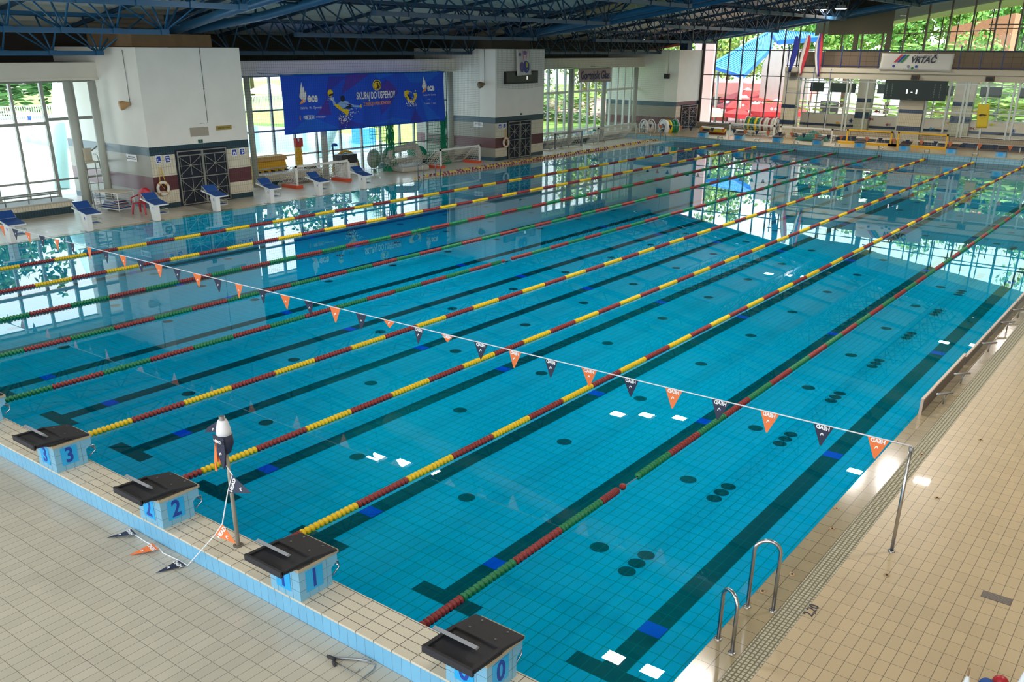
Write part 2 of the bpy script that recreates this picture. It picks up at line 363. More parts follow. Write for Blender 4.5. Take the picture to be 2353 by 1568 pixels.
bl=['nearest bay','middle bay above the blue banner','far bay beyond middle tower']
proto={}
for bi,(a,b) in enumerate(BAY):
    for ri,x in enumerate(ROWS):
        z=rz(x)-1.35; lab='blue lattice roof truss, %s from the window wall, %s'%(ordn[ri],bl[bi])
        if bi not in proto:
            t=thing('roof_truss',lab,'truss',(x,a,z),0,'blue lattice roof trusses')
            for k,v in truss(b-a).items():
                obj(k.rstrip('_'),v,[m_blue if bi==0 else m_dblue],t)
            proto[bi]=t
        else: dup(proto[bi],(x,a,z),None,lab)
# main girders across the hall
for gi,y0 in enumerate((15.6,36.0,56.2)):
    t=thing('roof_girder',['heavy blue tubular girder crossing above the nearest tower','heavy blue tubular girder crossing above the middle tower','heavy blue girder crossing above the far end windows'][gi],'girder',(-28.5,y0,5.6),0,'main roof girders')
    z0=.6
    g=lambda X,o=0: z0+o+.118*X
    for s in (-1,1):
        obj('tube',MB().tube([(0,s*.3,.55),(4,s*.9,g(4)),(30,s*1.0,g(30)+.8),(44,s*1.0,g(44)+1.8)],.15,14),[m_blue],t)
    obj('top_chord',MB().tube([(0,0,1.1),(44,0,g(44)+3.0)],.1,8),[m_dblue],t)
    obj('post',MB().box(-.3,.3,-.35,.35,-.02,1.1),[m_dblue],t)
    for k in range(18):
        w=MB(); X=1+k*2.4; zt=1.1+(g(44)+1.9)*X/44
        w.tube([(X,-.9,g(X)+.02*X),(X+1.2,0,zt+.1)],.04,6); w.tube([(X,.9,g(X)+.02*X),(X+1.2,0,zt+.1)],.04,6); w.tube([(X,-.9,g(X)+.02*X),(X,.9,g(X)+.02*X)],.04,6)
        obj('brace',w,[m_dblue],t)
# ventilation ducts
m_duct=mat('duct_cream','C9B684',.55)
for (x0,z0,x1,z1,y,l) in ((-19.5,7.45,4,11.0,16.6,'cream ventilation duct hanging over the nearest half of the pool'),(-24.6,7.6,2,10.4,36.6,'cream ventilation duct near the middle roof girder'),(-20.5,8.1,2,11.2,41.5,'cream ventilation duct furthest away, with a slotted outlet box')):
    t=thing('ventilation_duct',l,'duct',(0,y,0),0,'cream ventilation ducts'); L=x1-x0
    d=MB(); pts=[(x0,0,z0),(x1,0,z1)]; d.tube(pts,.42,20)
    for k in range(1,8):
        f=k/8; d.tube([(x0+L*f-.04,0,z0+(z1-z0)*f),(x0+L*f+.04,0,z0+(z1-z0)*f+.005)],.445,20)
    obj('pipe',d,[m_duct],t)
    o=MB(); o.bar((x0+L*.22,-.3,z0+(z1-z0)*.22-.36),(x0+L*.36,-.3,z0+(z1-z0)*.36-.36),.25,.25); obj('outlet_box',o,[m_duct],t)
# floodlights
m_lamp=mat('lamp_glass','FFF6EA',.3,emit=LAMP)
LP=[(-12.6,24.0),(-13.4,23.1),(-11.6,24.9),(-17.1,13.5),(-16.3,13.9),(-15.3,14.3),(-6.3,11.2),(-5.3,11.4),(-4.2,11.6),(-18.3,55.2-5),(-17.2,50.6),(-16.2,51),(-6.3,45.2),(-4.9,45.9),(-3.6,46.3),(-3.9,26.6),(-2.8,27),(-5,26.3),(4,9),(5,9.5),(4,22),(5,22.5),(4,38),(5,38.5),(2,-4),(-8,-3.5),(-18,-3)]
lamp0=None
for k,(x,y) in enumerate(LP):
    z=min(rz(x)-1.6,8.9)
    z={9:7.8,10:7.8,11:7.85}.get(k,z)
    lab='bright white floodlight under the roof, lamp at %d metres across and %d metres along'%(round(-x),round(y))
    lab=['lit ceiling floodlight, one of a cluster of three mid hall','lit ceiling floodlight over the nearest lanes on the left','lit ceiling floodlight over the nearest right lanes','lit ceiling floodlight hanging before the far gallery windows','lit ceiling floodlight over the far right corner of the pool','lit ceiling floodlight over the right side lanes mid pool','lit ceiling floodlight above the right deck'][min(k//3,6)]
    if lamp0 is None:
        lamp0=thing('floodlight',lab,'lamp',(x,y,z),0,'ceiling floodlights')
        h=MB(); h.prism([(-.3,-.25,0),(.3,-.25,0),(.3,.25,0),(-.3,.25,0)],(0,0,.05)); h.prism([(-.22,-.17,.05),(.22,-.17,.05),(.22,.17,.05),(-.22,.17,.05)],(0,0,.14)); obj('housing',h,[m_steel],lamp0)
        obj('lens',MB().add([(-.25,-.2,-.004),(.25,-.2,-.004),(.25,.2,-.004),(-.25,.2,-.004)],[(0,3,2,1)]),[m_lamp],lamp0)
        br=MB(); br.tube([(0,-.27,.1),(0,-.27,.4),(0,.27,.4),(0,.27,.1)],.015,6); br.tube([(0,0,.4),(0,0,.7)],.02,6); obj('bracket',br,[m_steel],lamp0)
        r=lamp0
    else: r=dup(lamp0,(x,y,z),0,lab)
    r['group']=['ceiling floodlights mid hall','ceiling floodlights over the left near lanes','ceiling floodlights over the right near lanes','ceiling floodlights by the far gallery','ceiling floodlights over the far right corner','ceiling floodlights over the right lanes','ceiling floodlights above the right deck'][min(k//3,6)]
# ================================================================== LANE ROPES
SEG=.96432
def rib_mesh(n=13):
    mb=MB(); L=SEG; st=L/n; pr=[(.012,0)]
    for k in range(n):
        y=k*st; pr+=[(.024,y+.004),(.050,y+.010),(.054,y+st*.42),(.046,y+st*.66),(.024,y+st*.80)]
    pr.append((.012,L)); mb.lathe(pr,12,0,(0,0,0),'y'); return mb
rib=rib_mesh()
seg_me={c:rib.mesh('float_section',m) for c,m in (('r',m_red),('y',m_yel),('g',m_grn))}
# first boundary, colour just after it
RB={9:(5.68,'r','y'),8:(4.85,'y','r'),7:(3.48,'r','g'),6:(2.14,'r','g'),5:(1.42,'r','g'),4:(4.34,'y','r'),3:(2.94,'y','r'),2:(1.66,'r','y'),1:(1.814,'r','g')}
rl={1:'red and green lane rope nearest the right edge of the pool',2:'yellow and red lane rope ending between starting blocks 1 and 2',3:'yellow and red lane rope ending beside start block 2',4:'yellow and red lane rope ending beside start block 3',5:'red and green lane rope with a gap in its floats, in mid pool',6:'red and green lane rope, second green one from the window wall',7:'red and green lane rope, the green one nearest the window wall',8:'yellow and red lane rope second from the window wall',9:'yellow and red lane rope closest to the window wall'}
for i in range(1,10):
    y0,c0,c1=RB[i]; X=-2.5*i
    t=thing('lane_rope',rl[i],'lane rope',(X,0,0),0,'lane ropes across the pool')
    obj('cable',MB().tube([(0,.0,.0),(0,50,.0)],.008,6),[m_steel],t)
    k=-math.floor(y0/SEG)-1; y=y0+k*SEG
    while y<49.9:
        c=c0 if k%2==0 else c1
        gap=(i==1 and abs(y-(1.814+2*SEG))<.1) or (i==5 and abs(y-(1.42+SEG*13.2))<.55)
        if y>.02 and y+SEG<50.05 and not gap: obj('float_section',seg_me[c],None,t,(0,y,.018))
        elif y<=.02 and y+SEG>.25 or gap or y+SEG>=50.05:
            a=max(y,.06); bnd=min(y+SEG,49.97)
            if gap: bnd=y+.42
            f=(bnd-a)/SEG
            if f>.1:
                o=obj('float_section',seg_me[c],None,t,(0,a,.018)); o.scale=(1,f,1)
            if gap: obj('loose_float',MB().lathe([(.01,-.05),(.04,-.035),(.052,0),(.04,.035),(.01,.05)],12,0,(0,0,0),'y'),[m_red],t,(0,y+.56,.018))
        k+=1; y+=SEG
# ================================================================== START BLOCKS (near, far)
m_blk=tile('block_tile_blue','8CC4E0','7F9AA8',1,.125,2,.13,.003,.25,.03)
m_blk=mat('block_tile','7CB4D0',.3); m_grout=mat('block_grout','5F7C8C',.7); m_num=mat('number_plate_blue','22A9E6',.35); m_cap=mat('block_cap_sand','B5A78C',.6)
def block(num,label,loc,rz,group,chrome=True):
    t=thing('starting_block',label,'starting block',loc,rz,group)
    b=MB(); b.prism([(0,-.5,0),(0,-.04,0),(0,.0,.22),(0,.07,.25),(0,.07,.36),(0,-.5,.36)],(0,0,0)) if False else None
    # body: side profile (y,z) extruded along x
    pr=[(-.5,0),(-.06,0),(-.06,.2),(.03,.26),(.03,.36),(-.5,.36)]
    b.prism([(-.24,y,z) for y,z in pr],(.48,0,0)) if b else None
    b=MB(); b.prism([(-.24,y,z) for y,z in pr],(.48,0,0)); obj('body',b,[m_blk],t)
    g=MB()
    for y in (-.375,-.25,-.125):
        for s in (-.2405,.2405): g.box(s-.0006,s+.0006,y-.002,y+.002,0,.36)
    for z in (.12,.24):
        for s in (-.2405,.2405): g.box(s-.0006,s+.0006,-.5,-.06,z-.002,z+.002)
        g.box(-.24,.24,-.5012,-.5,z-.002,z+.002)
    for x in (-.12,0,.12): g.box(x-.002,x+.002,-.5012,-.5,0,.36)
    obj('tile_joint',g,[m_grout],t)
    c=MB(); c.prism([(-.255,y,z) for y,z in ((-.51,.36),(.045,.36),(.045,.395),(-.51,.40))],(.51,0,0)); obj('cap',c,[m_cap],t)
    # platform in two leaves, pool side plate and rear tray, and an inclined fin
    z0=.43
    p=MB(); p.prism([(-.29,y,z) for y,z in ((-.34,z0+.02),(.0,z0-.03),(.0,z0),(-.34,z0+.06))],(.58,0,0)); obj('platform',p,[m_black],t,bevel=.008)
    q=MB(); q.prism([(-.29,y,z) for y,z in ((-.74,z0+.03),(-.34,z0+.005),(-.34,z0+.035),(-.74,z0+.055))],(.58,0,0))
    for s in (-.29,.25): q.prism([(s,y,z) for y,z in ((-.74,z0+.05),(-.34,z0+.03),(-.34,z0+.06),(-.74,z0+.075))],(.04,0,0))
    q.box(-.29,.29,-.76,-.73,z0+.01,z0+.08); obj('rear_tray',q,[m_black],t)
    f=MB(); f.prism([(-.32,y,z) for y,z in ((-.585,z0+.15),(-.545,z0+.16),(-.52,z0+.135),(-.56,z0+.125))],(.50,0,0)); f.prism([(-.24,y,z) for y,z in ((-.56,z0+.13),(-.53,z0+.14),(-.44,z0+.05),(-.47,z0+.045))],(.30,0,0)); obj('foot_fin',f,[mat('fin_grey','8D9096',.5)],t)
    br=MB()
    for s in (-.2,.2): br.bar((s,-.5,.40),(s,-.66,z0+.03),.03,.03)
    br.box(-.22,.22,-.45,-.05,.40,.43); obj('bracket',br,[m_dark],t)
    s=MB()
    for x,y in ((-.15,-.08),(.15,-.08),(-.15,-.26),(.15,-.26)): s.lathe([(.012,0),(.008,.004)],8,0,(x,y,z0+.015+(-y)*.16))
    obj('screw',s,[m_chrome],t)
    h=MB()
    for s2 in (-.18,.18): h.tube([(s2,.0,.22),(s2,.09,.2),(s2,.10,.12),(s2,.0,.06)],.011,8)
    h.tube([(-.18,.10,.14),(.18,.10,.14)],.011,8); obj('grip_rail',h,[m_chrome],t)
    if num is not None:
        for (o,r,u,nm) in (((.2425,-.30,.20),(0,1,0),(0,0,1),'a'),((-.02,-.5025,.20),(1,0,0),(0,0,1),'b')):
            o=Vector(o); r=Vector(r); u=Vector(u); n=r.cross(u)
            a=.115; c=MB(); c.prism([o-r*a-u*.125,o+r*a-u*.125,o+r*a+u*.125,o-r*a+u*.125],n*.003); pl=obj('number_plate',c,[m_num],t)
            tx=text('numeral',num,.30,o+n*.005,r,u,m_txt,pl,bold=.006,sx=.85)
    return t
nl=['number 0 by the right corner of the pool','number 1, second from the right corner','number 2, left of the leaning pennant pole','number 3 near the left of the near wall','number 4 cut by the left edge of the picture']
for i in range(5):
    block(str(i),'black-topped tiled starting block '+nl[i],(-1.31-2.5*i,0,.24),0,'tiled starting blocks on the near wall')
fp=None
fl=['first from the right','second from the right','third from the right','fourth from the right','fifth from the right','fifth from the left','fourth from the left','third from the left','second from the left','first from the left']
for i in range(10):
    lab='tiled starting block on the far wall, %s'%fl[i]; loc=(-1.25-2.5*i,50,.35)
    if fp is None:
        fp=thing('starting_block',lab,'starting block',loc,0,'starting blocks on the far wall')
        obj('body',MB().box(-.25,.25,.02,.5,0,.30),[m_blk],fp); obj('number_plate',MB().box(-.12,.12,.012,.02,.09,.27),[m_num],fp)
        obj('cap',MB().box(-.26,.26,0,.51,.30,.335),[m_cap],fp)
        obj('platform',MB().prism([(-.28,-.02,.34),(-.28,.42,.42),(-.28,.70,.50),(-.28,.70,.46),(-.28,.42,.37),(-.28,-.02,.30)],(.56,0,0)),[mat('far_block_brown','4A3A33',.7)],fp)
        obj('foot_fin',MB().prism([(-.24,.40,.44),(-.24,.50,.52),(-.24,.53,.50),(-.24,.44,.43)],(.48,0,0)),[m_dark],fp)
    else: dup(fp,loc,0,lab)
# rope anchors on the far wall
an=None
for i in range(1,10):
    lab='steel lane rope bracket on the far wall, number %d from the right'%i; lab='small steel rope bracket behind the far end of lane rope %s'%(['','one','two','three','four','five','six','seven','eight','nine'][i]+' from right')
    if an is None:
        an=thing('rope_bracket',lab,'bracket',(-2.5*i,50,.35),0,'steel rope brackets on the far wall')
        b=MB()
        for s in (-.13,.13): b.tube([(s,-.03,-.42),(s,-.05,.0),(s,.0,.16),(s,.12,.18),(s,.2,0)],.014,6)
        obj('rail',b,[m_chrome],an); obj('plate',MB().box(-.13,.13,.02,.16,.10,.13),[m_alu],an)
    else: dup(an,(-2.5*i,50,.35),0,lab)
# ================================================================== PENNANTS
def flag2(mb,c,r,d,w=.26,h=.27,mi=0,off=.0):
    c=Vector(c); r=Vector(r); d=Vector(d); n=r.cross(d).normalized()
    mb.prism([c-r*w/2,c+r*w/2,c+d*h+r*.01,c+d*h-r*.01],n*.002,mi)
def curl(mb,c,r,d,s=1,mi=0):
    c=Vector(c); r=Vector(r); d=Vector(d); n=r.cross(d).normalized()
    for side in (-.004,.006):
        P=[]
        for a in range(9):
            t=PI*(.05+.8*a/8); P.append(c-r*math.cos(t)*.024*s-d*math.sin(t)*.05*s+n*side)
        Q=[c+(p-c)*.62 for p in P][::-1]
        mb.poly(P+Q,mi)
hv,hf=txt2d('HEAD',.07,.003,0)
def pennant(t,c,r,d,navy,word=True,w=.26,h=.27,curlit=True,mir=1):
    mb=MB(); flag2(mb,c,r,d,w,h); f=obj('pennant',mb,[m_navy if navy else m_orange],t)
    c=Vector(c); R=Vector(r); D=Vector(d); n=R.cross(D).normalized()
    pr=MB()
    if curlit: curl(pr,c+D*h*.55,R,D)
    if word:
        for sd,fx in ((.006,1),(-.004,1)): pr.add([c+D*.035+R*x*fx*mir*.95-D*y+n*sd for x,y,z in hv],hf)
    obj('print',pr,[m_wt],f)
fx=[(.57,1),(-.09,0),(-.78,1),(-1.45,0),(-2.14,1),(-2.81,0),(-3.5,1),(-4.17,0),(-4.84,1),(-5.51,0),(-6.21,1),(-6.83,0),(-7.51,1),(-8.19,0),(-8.85,1),(-9.55,0),(-10.21,1),(-10.89,0),(-11.59,1),(-12.27,0),(-12.95,1),(-13.65,0),(-14.32,1),(-15.01,0),(-15.7,1),(-16.4,0),(-17.09,1),(-17.85,0),(-18.55,1),(-19.25,0),(-19.95,1),(-20.6,0),(-21.3,1),(-22,0),(-22.7,1),(-23.4,0),(-24.1,1),(-24.8,0)]
def sag(x): return 1.355+.03*abs((x+12.5)/13)**2
t=thing('pennant_line','backstroke line with orange and navy pennants stretched low across the near lanes','pennants',(0,4.9,0))
obj('cord',MB().tube([(x,0,sag(x)) for x in [.95-.6785*k for k in range(40)]],.008,6),[m_rope],t)
for i,(x,o) in enumerate(fx):
    a=random.uniform(-.12,.12)+PI*0; h=.27
    if i in (10,12): h=.12
    pennant(t,(x,0,sag(x)-.004),(math.cos(a),math.sin(a),0),(random.uniform(-.05,.05),random.uniform(-.1,.1),-1),not o,word=i<12,h=h,mir=-1)
t=thing('pennant_line','distant backstroke line of small orange and navy pennants before the far wall','pennants',(0,45,0))
obj('cord',MB().tube([(x,0,1.42+.0) for x in [1-1.35*k for k in range(21)]],.006,5),[m_rope],t)
for i in range(37):
    x=-.3-.68*i; pennant(t,(x,0,1.415),(1,0,0),(0,0,-1),i%2==0,word=False,w=.24,h=.24,curlit=False)
# right pole
t=thing('pennant_pole','plain steel pole on the right deck holding the pennant line','pole',(.955,4.85,0))
obj('tube',MB().tube([(0,0,0),(0,0,.7),(0,0,1.36)],[.022,.022,.018],12),[m_chrome],t); obj('cap',MB().lathe([(.03,0),(.03,.035),(.012,.05)],12),[m_steel],t,(0,0,1.35)); obj('base_ring',MB().lathe([(.045,0),(.045,.012),(.022,.016)],16),[m_chrome],t)
# left pole with wrapped pennants
t=thing('pennant_pole','steel pole on the near wall with pennants wrapped round its top','pole',(-5.05,-.18,.24))
obj('tube',MB().tube([(0,0,0),(-.005,0,.8),(-.01,0,1.60)],[.026,.022,.018],12),[mat('pole_grey','A39C90',.5,.2)],t); obj('base_ring',MB().lathe([(.06,0),(.06,.01),(.024,.014)],16),[mat('dark_flange','5A5148',.5)],t)
t=thing('wrapped_pennants','bunch of navy and orange pennants wound round the top of the leaning pole','pennants',(-5.06,-.18,1.30))
b=MB(); b.lathe([(.03,.34),(.085,.35),(.08,.42),(.062,.50),(.05,.53)],14); obj('wound_cord',b,[m_rope],t)
b=MB(); b.lathe([(.028,.12),(.055,.14),(.095,.24),(.09,.36)],12); b.prism([(-.03,-.07,.16),(.06,-.06,.16),(.035,-.05,-.05)],(0,.008,0)); 
b.prism([(.10,-.085,.36),(-.09,-.09,.36),(-.05,-.09,.16),(.03,-.08,-.04),(.09,-.08,.14)],(0,.01,0)); obj('navy_pennants',b,[m_navy],t)
b=MB(); b.prism([(-.09,-.06,.34),(-.03,-.09,.34),(-.06,-.09,.04),(-.14,-.08,.0)],(0,.01,0)); b.prism([(-.11,-.06,.10),(-.04,-.065,.16),(-.03,-.06,.06),(-.05,-.07,.0)],(0,.01,0)); b.prism([(-.14,-.06,.12),(-.17,-.06,-.12),(-.14,-.06,-.12)],(0,.01,0)); obj('orange_pennants',b,[m_orange],t)
b=MB(); b.prism([(-.04,-.03,.52),(-.06,-.03,.38),(-.33,-.03,.30),(-.26,-.03,.38)],(0,.008,0)); obj('flying_pennant',b,[m_navy],t)
obj('collar',MB().lathe([(.035,.52),(.035,.575),(.02,.575)],12),[m_steel],t); pb=MB(); R=Vector((1,.0,0)).normalized(); pb.add([Vector((.005,-.10,.30))+R*x*.75+Vector((0,0,1))*y*.7 for x,y,z in hv],hf); curl(pb,(.02,-.092,.13),(1,0,0),(0,0,-1),.8); curl(pb,(-.13,-.04,.38),(.7,0,.3),(.3,0,-.7),.8); obj('print',pb,[m_wt],t)
# loose string hanging from that pole to the deck
t=thing('loose_pennant_string','loose white pennant string trailing from the leaning pole down onto the near deck','pennants',(0,0,0))
pth=[(-5.04,-.22,1.3),tuple(atY(534,1092,-.3)),tuple(atY(523,1133,-.36)),tuple(atY(511,1204,-.46)),tuple(atY(493,1231,-.52)),(-5.45,-.62,.03),(-5.62,-.60,.012),(-5.95,-.62,.012),(-6.1,-.58,.012),(-6.35,-.6,.012),(-6.65,-.58,.012),(-6.8,-.55,.012)]
obj('cord',MB().tube(pth,.007,6),[m_rope],t)
def tri(a,b,c,m,nm='pennant',word=True):
    a,b,c=Vector(a),Vector(b),Vector(c); mid=(a+b)/2; r=(b-a).normalized(); d=(c-mid); h=d.length; d.normalize(); n=r.cross(d).normalized()
    if n.dot(CAM-mid)<0: n=-n
    p=MB(); p.prism([a,b,c],n*.003); f=obj(nm,p,[m],t); q=MB(); q.add([mid+d*.05+r*x*.9-d*y*.9+n*.006 for x,y,z in hv],hf); cc=MB(); curl(q,mid+d*h*.6+n*.004,r,d,.9); obj('print',q,[m_wt],f)
tri(atY(523,1133,-.36),atY(534,1092,-.30),atY(578,1134,-.30),m_navy)
tri(atY(493,1231,-.52),atY(511,1204,-.46),atY(543,1250,-.42),m_orange)
tri((-5.48,-.63,.02),(-5.64,-.62,.03),(-5.62,-.93,.015),m_navy)
tri((-6.02,-.63,.04),(-6.2,-.60,.05),(-6.22,-.9,.01),m_orange)
tri((-6.55,-.60,.05),(-6.72,-.56,.04),(-6.82,-.84,.01),m_navy)
# tensioner left on the deck
t=thing('cable_tensioner','small steel cable with a clamp lying on the near deck by block 0','cable',tuple(atZ(800,1525)))
def P(px,py,z=.012): return atZ(px,py,z)-atZ(800,1525)
obj('cable',MB().tube([P(762,1512),P(800,1512),P(845,1522),P(864,1527),P(858,1540),P(838,1556),P(822,1566)],.006,6),[m_steel],t)
obj('handle',MB().tube([P(768,1512,.02),P(830,1516,.02),P(852,1521,.02)],.012,8),[m_steel],t)
obj('clamp',MB().tube([P(752,1508,.02),P(768,1514,.02),P(766,1522,.02),P(770,1530,.02)],.018,6),[m_dark],t)
obj('tail',MB().tube([P(768,1520),P(790,1535),P(815,1548),P(823,1543),P(827,1538)],.004,6),[m_steel],t)
# ================================================================== RIGHT DECK THINGS
def hoop(label,a,b,h,group='steel pool ladder handrails'):
    a=Vector(a); b=Vector(b); t=thing('ladder_handrail',label,'handrail',tuple((a+b)/2),0,group); o=(a+b)/2; r=(b-a).length/2
    pts=[a-o,a-o+Vector((0,0,h-r))]
    for k in range(1,12):
        an=PI-PI*k/12; pts.append((b-a).normalized()*math.cos(an)*r+Vector((0,0,h-r+r*math.sin(an))))
    pts+=[b-o+Vector((0,0,h-r)),b-o]; obj('rail',MB().tube(pts,.021,12),[m_chrome],t)
    for q in (a-o,b-o): obj('flange',MB().lathe([(.042,0),(.042,.01),(.02,.016)],16),[m_chrome],t,q)
    return t
hoop('steel ladder handrail hoop nearest the camera on the right deck',(.05,1.93,0),(.26,1.80,0),.66)
hoop('taller steel ladder handrail hoop beside the 2,20 depth mark',(.05,2.66,0),(.30,2.76,0),.85)
hoop('left hoop of the pool ladder in front of the grey inflatable goal',(-25.45,25.3,0),(-25.8,25.35,0),.8)
hoop('right hoop of the pool ladder in front of the grey inflatable goal',(-25.45,26.5,0),(-25.8,26.55,0),.8)
hoop('left hoop of the ladder by the lane rope reels at the far corner',(-25.45,46.3,0),(-25.85,46.35,0),.85)
hoop('right hoop of the ladder by the lane rope reels at the far corner',(-25.45,48.3,0),(-25.85,48.35,0),.95)
t=tag(text('depth_mark','2,20',.15,tuple(atZ(1865,1403,.003)),(0,1,0),(-1,0,0),m_dk,None,bold=.001,sx=.95),'dark 2,20 depth number on the right deck','marking')
p=atZ(2290,1375,0); t=thing('drain_cover','rectangular grey slotted drain cover in the right deck','drain',(p.x,p.y,.0),-.0)
b=MB(); b.box(-.15,.15,-.075,.075,0,.006); obj('plate',b,[mat('drain_grey','6A6058',.6)],t)
b=MB()
for k in range(6): b.box(-.14,.14,-.064+k*.024,-.056+k*.024,.006,.009)
obj('slat',b,[mat('drain_bar','857C74',.5)],t)
for (px,py,l) in ((1820,1321,'round brass inlet fitting in the wet lip near the handrails'),(1912,1216,'round brass inlet fitting in the wet lip halfway up the right edge'),(2037,1323,'small round steel socket in the right deck tiles beside the pole'),(1752,1360,'dark screw fitting in the wet lip between the handrail hoops'),(1922,1170,'dark round inlet fitting in the wet lip below the pole'),(2062,1015,'small dark round fitting in the wet lip left of the pole'),(2118,1046,'small dark socket beside the white grating right of the pole top'),(2253,1012,'little dark socket in the far right deck tiles'),(2153,1145,'little socket in the deck tiles right of the pole')):
    q=atZ(px,py,0); b=MB(); b.lathe([(.034,0),(.034,.008),(.022,.01),(.02,.004)],16,0); b.lathe([(.012,0),(.012,.014)],10,1); tag(obj('floor_fitting',b,[mat('brass_ring','B99A72',.35,.6),m_dark],loc=(q.x,q.y,0.001)),l,'floor fitting')
# low boards with bar handles standing along the right edge
m_pan=mat('board_smoke','5A4E44',.5); m_pedge=mat('board_edge','C8B4A6',.4)
pn=[(9.75,12.8),(12.9,15.2),(15.3,18.0),(18.1,21.0),(21.1,24.0)]
on=['nearest','second','third','fourth','furthest']
for k,(a,b) in enumerate(pn):
    t=thing('edge_board','low smoked board standing along the right pool edge, %s in its row'%on[k],'board',(0.02,a,0),0,'low edge boards on the right')
    L=b-a; hh=.27 if k==0 else .2
    q=MB(); q.box(0,.02,0,L,0.0,hh-.02); obj('panel',q,[m_pan],t); q=MB(); q.box(-.01,.035,0,L,hh-.02,hh+.01)
    if k==0: q.box(-.01,.035,-.03,0,0,hh+.01)
    obj('top_edge',q,[m_pedge],t)
    for y in ([.6,1.9] if L>2.5 else [1.1]):
        h=MB(); h.tube([(.08,y,.19),(.30,y+.25,.19)],.02,8); h.tube([(.20,y+.14,0),(.20,y+.14,.19)],.012,8); obj('bar_handle',h,[m_steel],t)
# things cropped by the lower right corner
m_pv=mat('parasol_white','D8E2EA',.5); m_pb=mat('parasol_blue','2E4FB0',.5)
def cone(label,px,py):
    q=atZ(px,py,.5); t=thing('closed_parasol',label,'parasol',(q.x,q.y,0),0,'closed parasols at the lower right'); 
    b=MB(); b.lathe([(.10,-.0),(.085,.2),(.05,.42),(.012,.62)],12); obj('cloth',b,[m_pv],t); b=MB(); b.lathe([(.008,.62),(.008,.7)],8); obj('finial',b,[mat('finial_wood','8A6A4A',.5)],t)
    b=MB(); b.lathe([(.102,0),(.095,.10),(.094,.12)],12); obj('hem',b,[m_pb],t)
cone('white closed parasol tip at the bottom edge, left of the coloured balls',2218,1580); cone('white closed parasol tip at the lower right corner',2352,1565)
for (px,py,m,l) in ((2268,1572,m_bluepad,'blue ball at the bottom edge between two parasol tips'),(2300,1565,m_plast_red,'dark red ball at the bottom edge near the right corner')):
    q=atZ(px,py,.1); tag(obj('ball',MB().lathe([(.001,-.075)]+[(.075*math.cos(a),.075*math.sin(a)) for a in [(-PI/2+PI*k/10) for k in range(1,10)]]+[(.001,.075)],16),[m],loc=(q.x,q.y,.076)),l,'ball')
# ================================================================== LEFT DECK
def sblock(label,y,num):
    t=thing('starting_block',label,'starting block',(-25.84,y,0),0,'blue-topped starting blocks on the left deck')
    b=MB(); b.prism([(-.16,-.1,0),(.08,-.1,0),(.10,-.1,.53),(-.26,-.1,.60)],(0,.18,0)); obj('pedestal',b,[m_white],t,bevel=.008)
    obj('base_plate',MB().box(-.24,.14,-.2,.18,0,.012),[m_steel],t)
    p=MB(); p.prism([(-.74,-.12,.72),(.12,-.12,.55),(.12,-.12,.51),(-.74,-.12,.67)],(0,.56,0)); obj('platform',p,[m_white],t)
    p=MB(); p.prism([(-.42,-.10,.675),(.11,-.10,.565),(.11,-.10,.55),(-.42,-.10,.655)],(0,.52,0)); p.prism([(-.66,-.10,.88),(-.44,-.10,.70),(-.44,-.10,.68),(-.69,-.10,.87)],(0,.52,0)); obj('pad',p,[m_bluepad],t)
    for s in (-.1,.42):
        f=MB(); f.bar((-.68,s,.70),(-.68,s,.87),.02,.02); f.bar((-.68,s,.87),(-.44,s,.69),.02,.02); obj('wedge_frame',f,[m_alu],t)
    s=MB()
    for xx in (-.30,.0): s.tube([(xx,.08,.36),(xx,.46,.36),(xx,.46,.20),(xx,.08,.20)],.012,6)
    for zz in (.20,.36): s.tube([(-.30,.46,zz),(.0,.46,zz)],.012,6)
    s.box(-.28,-.02,.12,.44,.205,.225); obj('step',s,[m_alu],t); obj('step_pad',MB().box(-.26,-.04,.14,.42,.225,.235),[m_bluepad],t)
    text('numeral',num,.13,(-.03,-.102,.42),(1,0,0),(0,0,1),m_txt,t,bold=.003)
sl=['nearest the left picture edge','in front of the lifeguard chair','beside the red plastic chair','before the right side of the nearest tower','just right of the nearest tower','in front of the white goal','closest to the grey inflatable goal']
for k in range(7): sblock('white starting block with blue pad, '+sl[k],7.1+2.5*k-.02*k,str(9-k) if k!=3 else '5')
# lifeguard chair
m_cream=mat('cream_shell','D9CDB4',.5); m_tub=mat('pale_tube','C8CFC6',.35,.4)
t=thing('lifeguard_chair','tall cream lifeguard chair with ladder rungs beside the nearest tower','lifeguard chair',(-30.35,12.15,0),-.2)
s=MB(); s.prism([(-.25,-.02,1.62),(.22,-.02,1.60),(.22,-.02,1.64),(-.22,-.02,1.66)],(0,.45,0)); s.prism([(-.25,-.02,1.62),(-.22,-.02,1.62),(-.30,.0,2.1),(-.34,.0,2.1)],(0,.42,0)); obj('seat',s,[m_cream],t,bevel=.03)
for y in (-.05,.47):
    obj('armrest',MB().tube([(-.28,y,1.86),(-.1,y,1.9),(.12,y,1.86),(.18,y,1.75),(.22,y,1.6)],.02,8),[m_tub],t)
    obj('rail',MB().tube([(.24,y,1.62),(.62,y,0)],.024,8),[m_tub],t); obj('leg',MB().tube([(-.25,y,1.62),(-.35,y,0)],.024,8),[m_tub],t)
for k in range(6):
    f=(k+.8)/6.3; obj('rung',MB().bar((.24+.38*f,-.05,1.62-1.62*f),(.24+.38*f,.47,1.62-1.62*f),.07,.02),[m_steel],t)
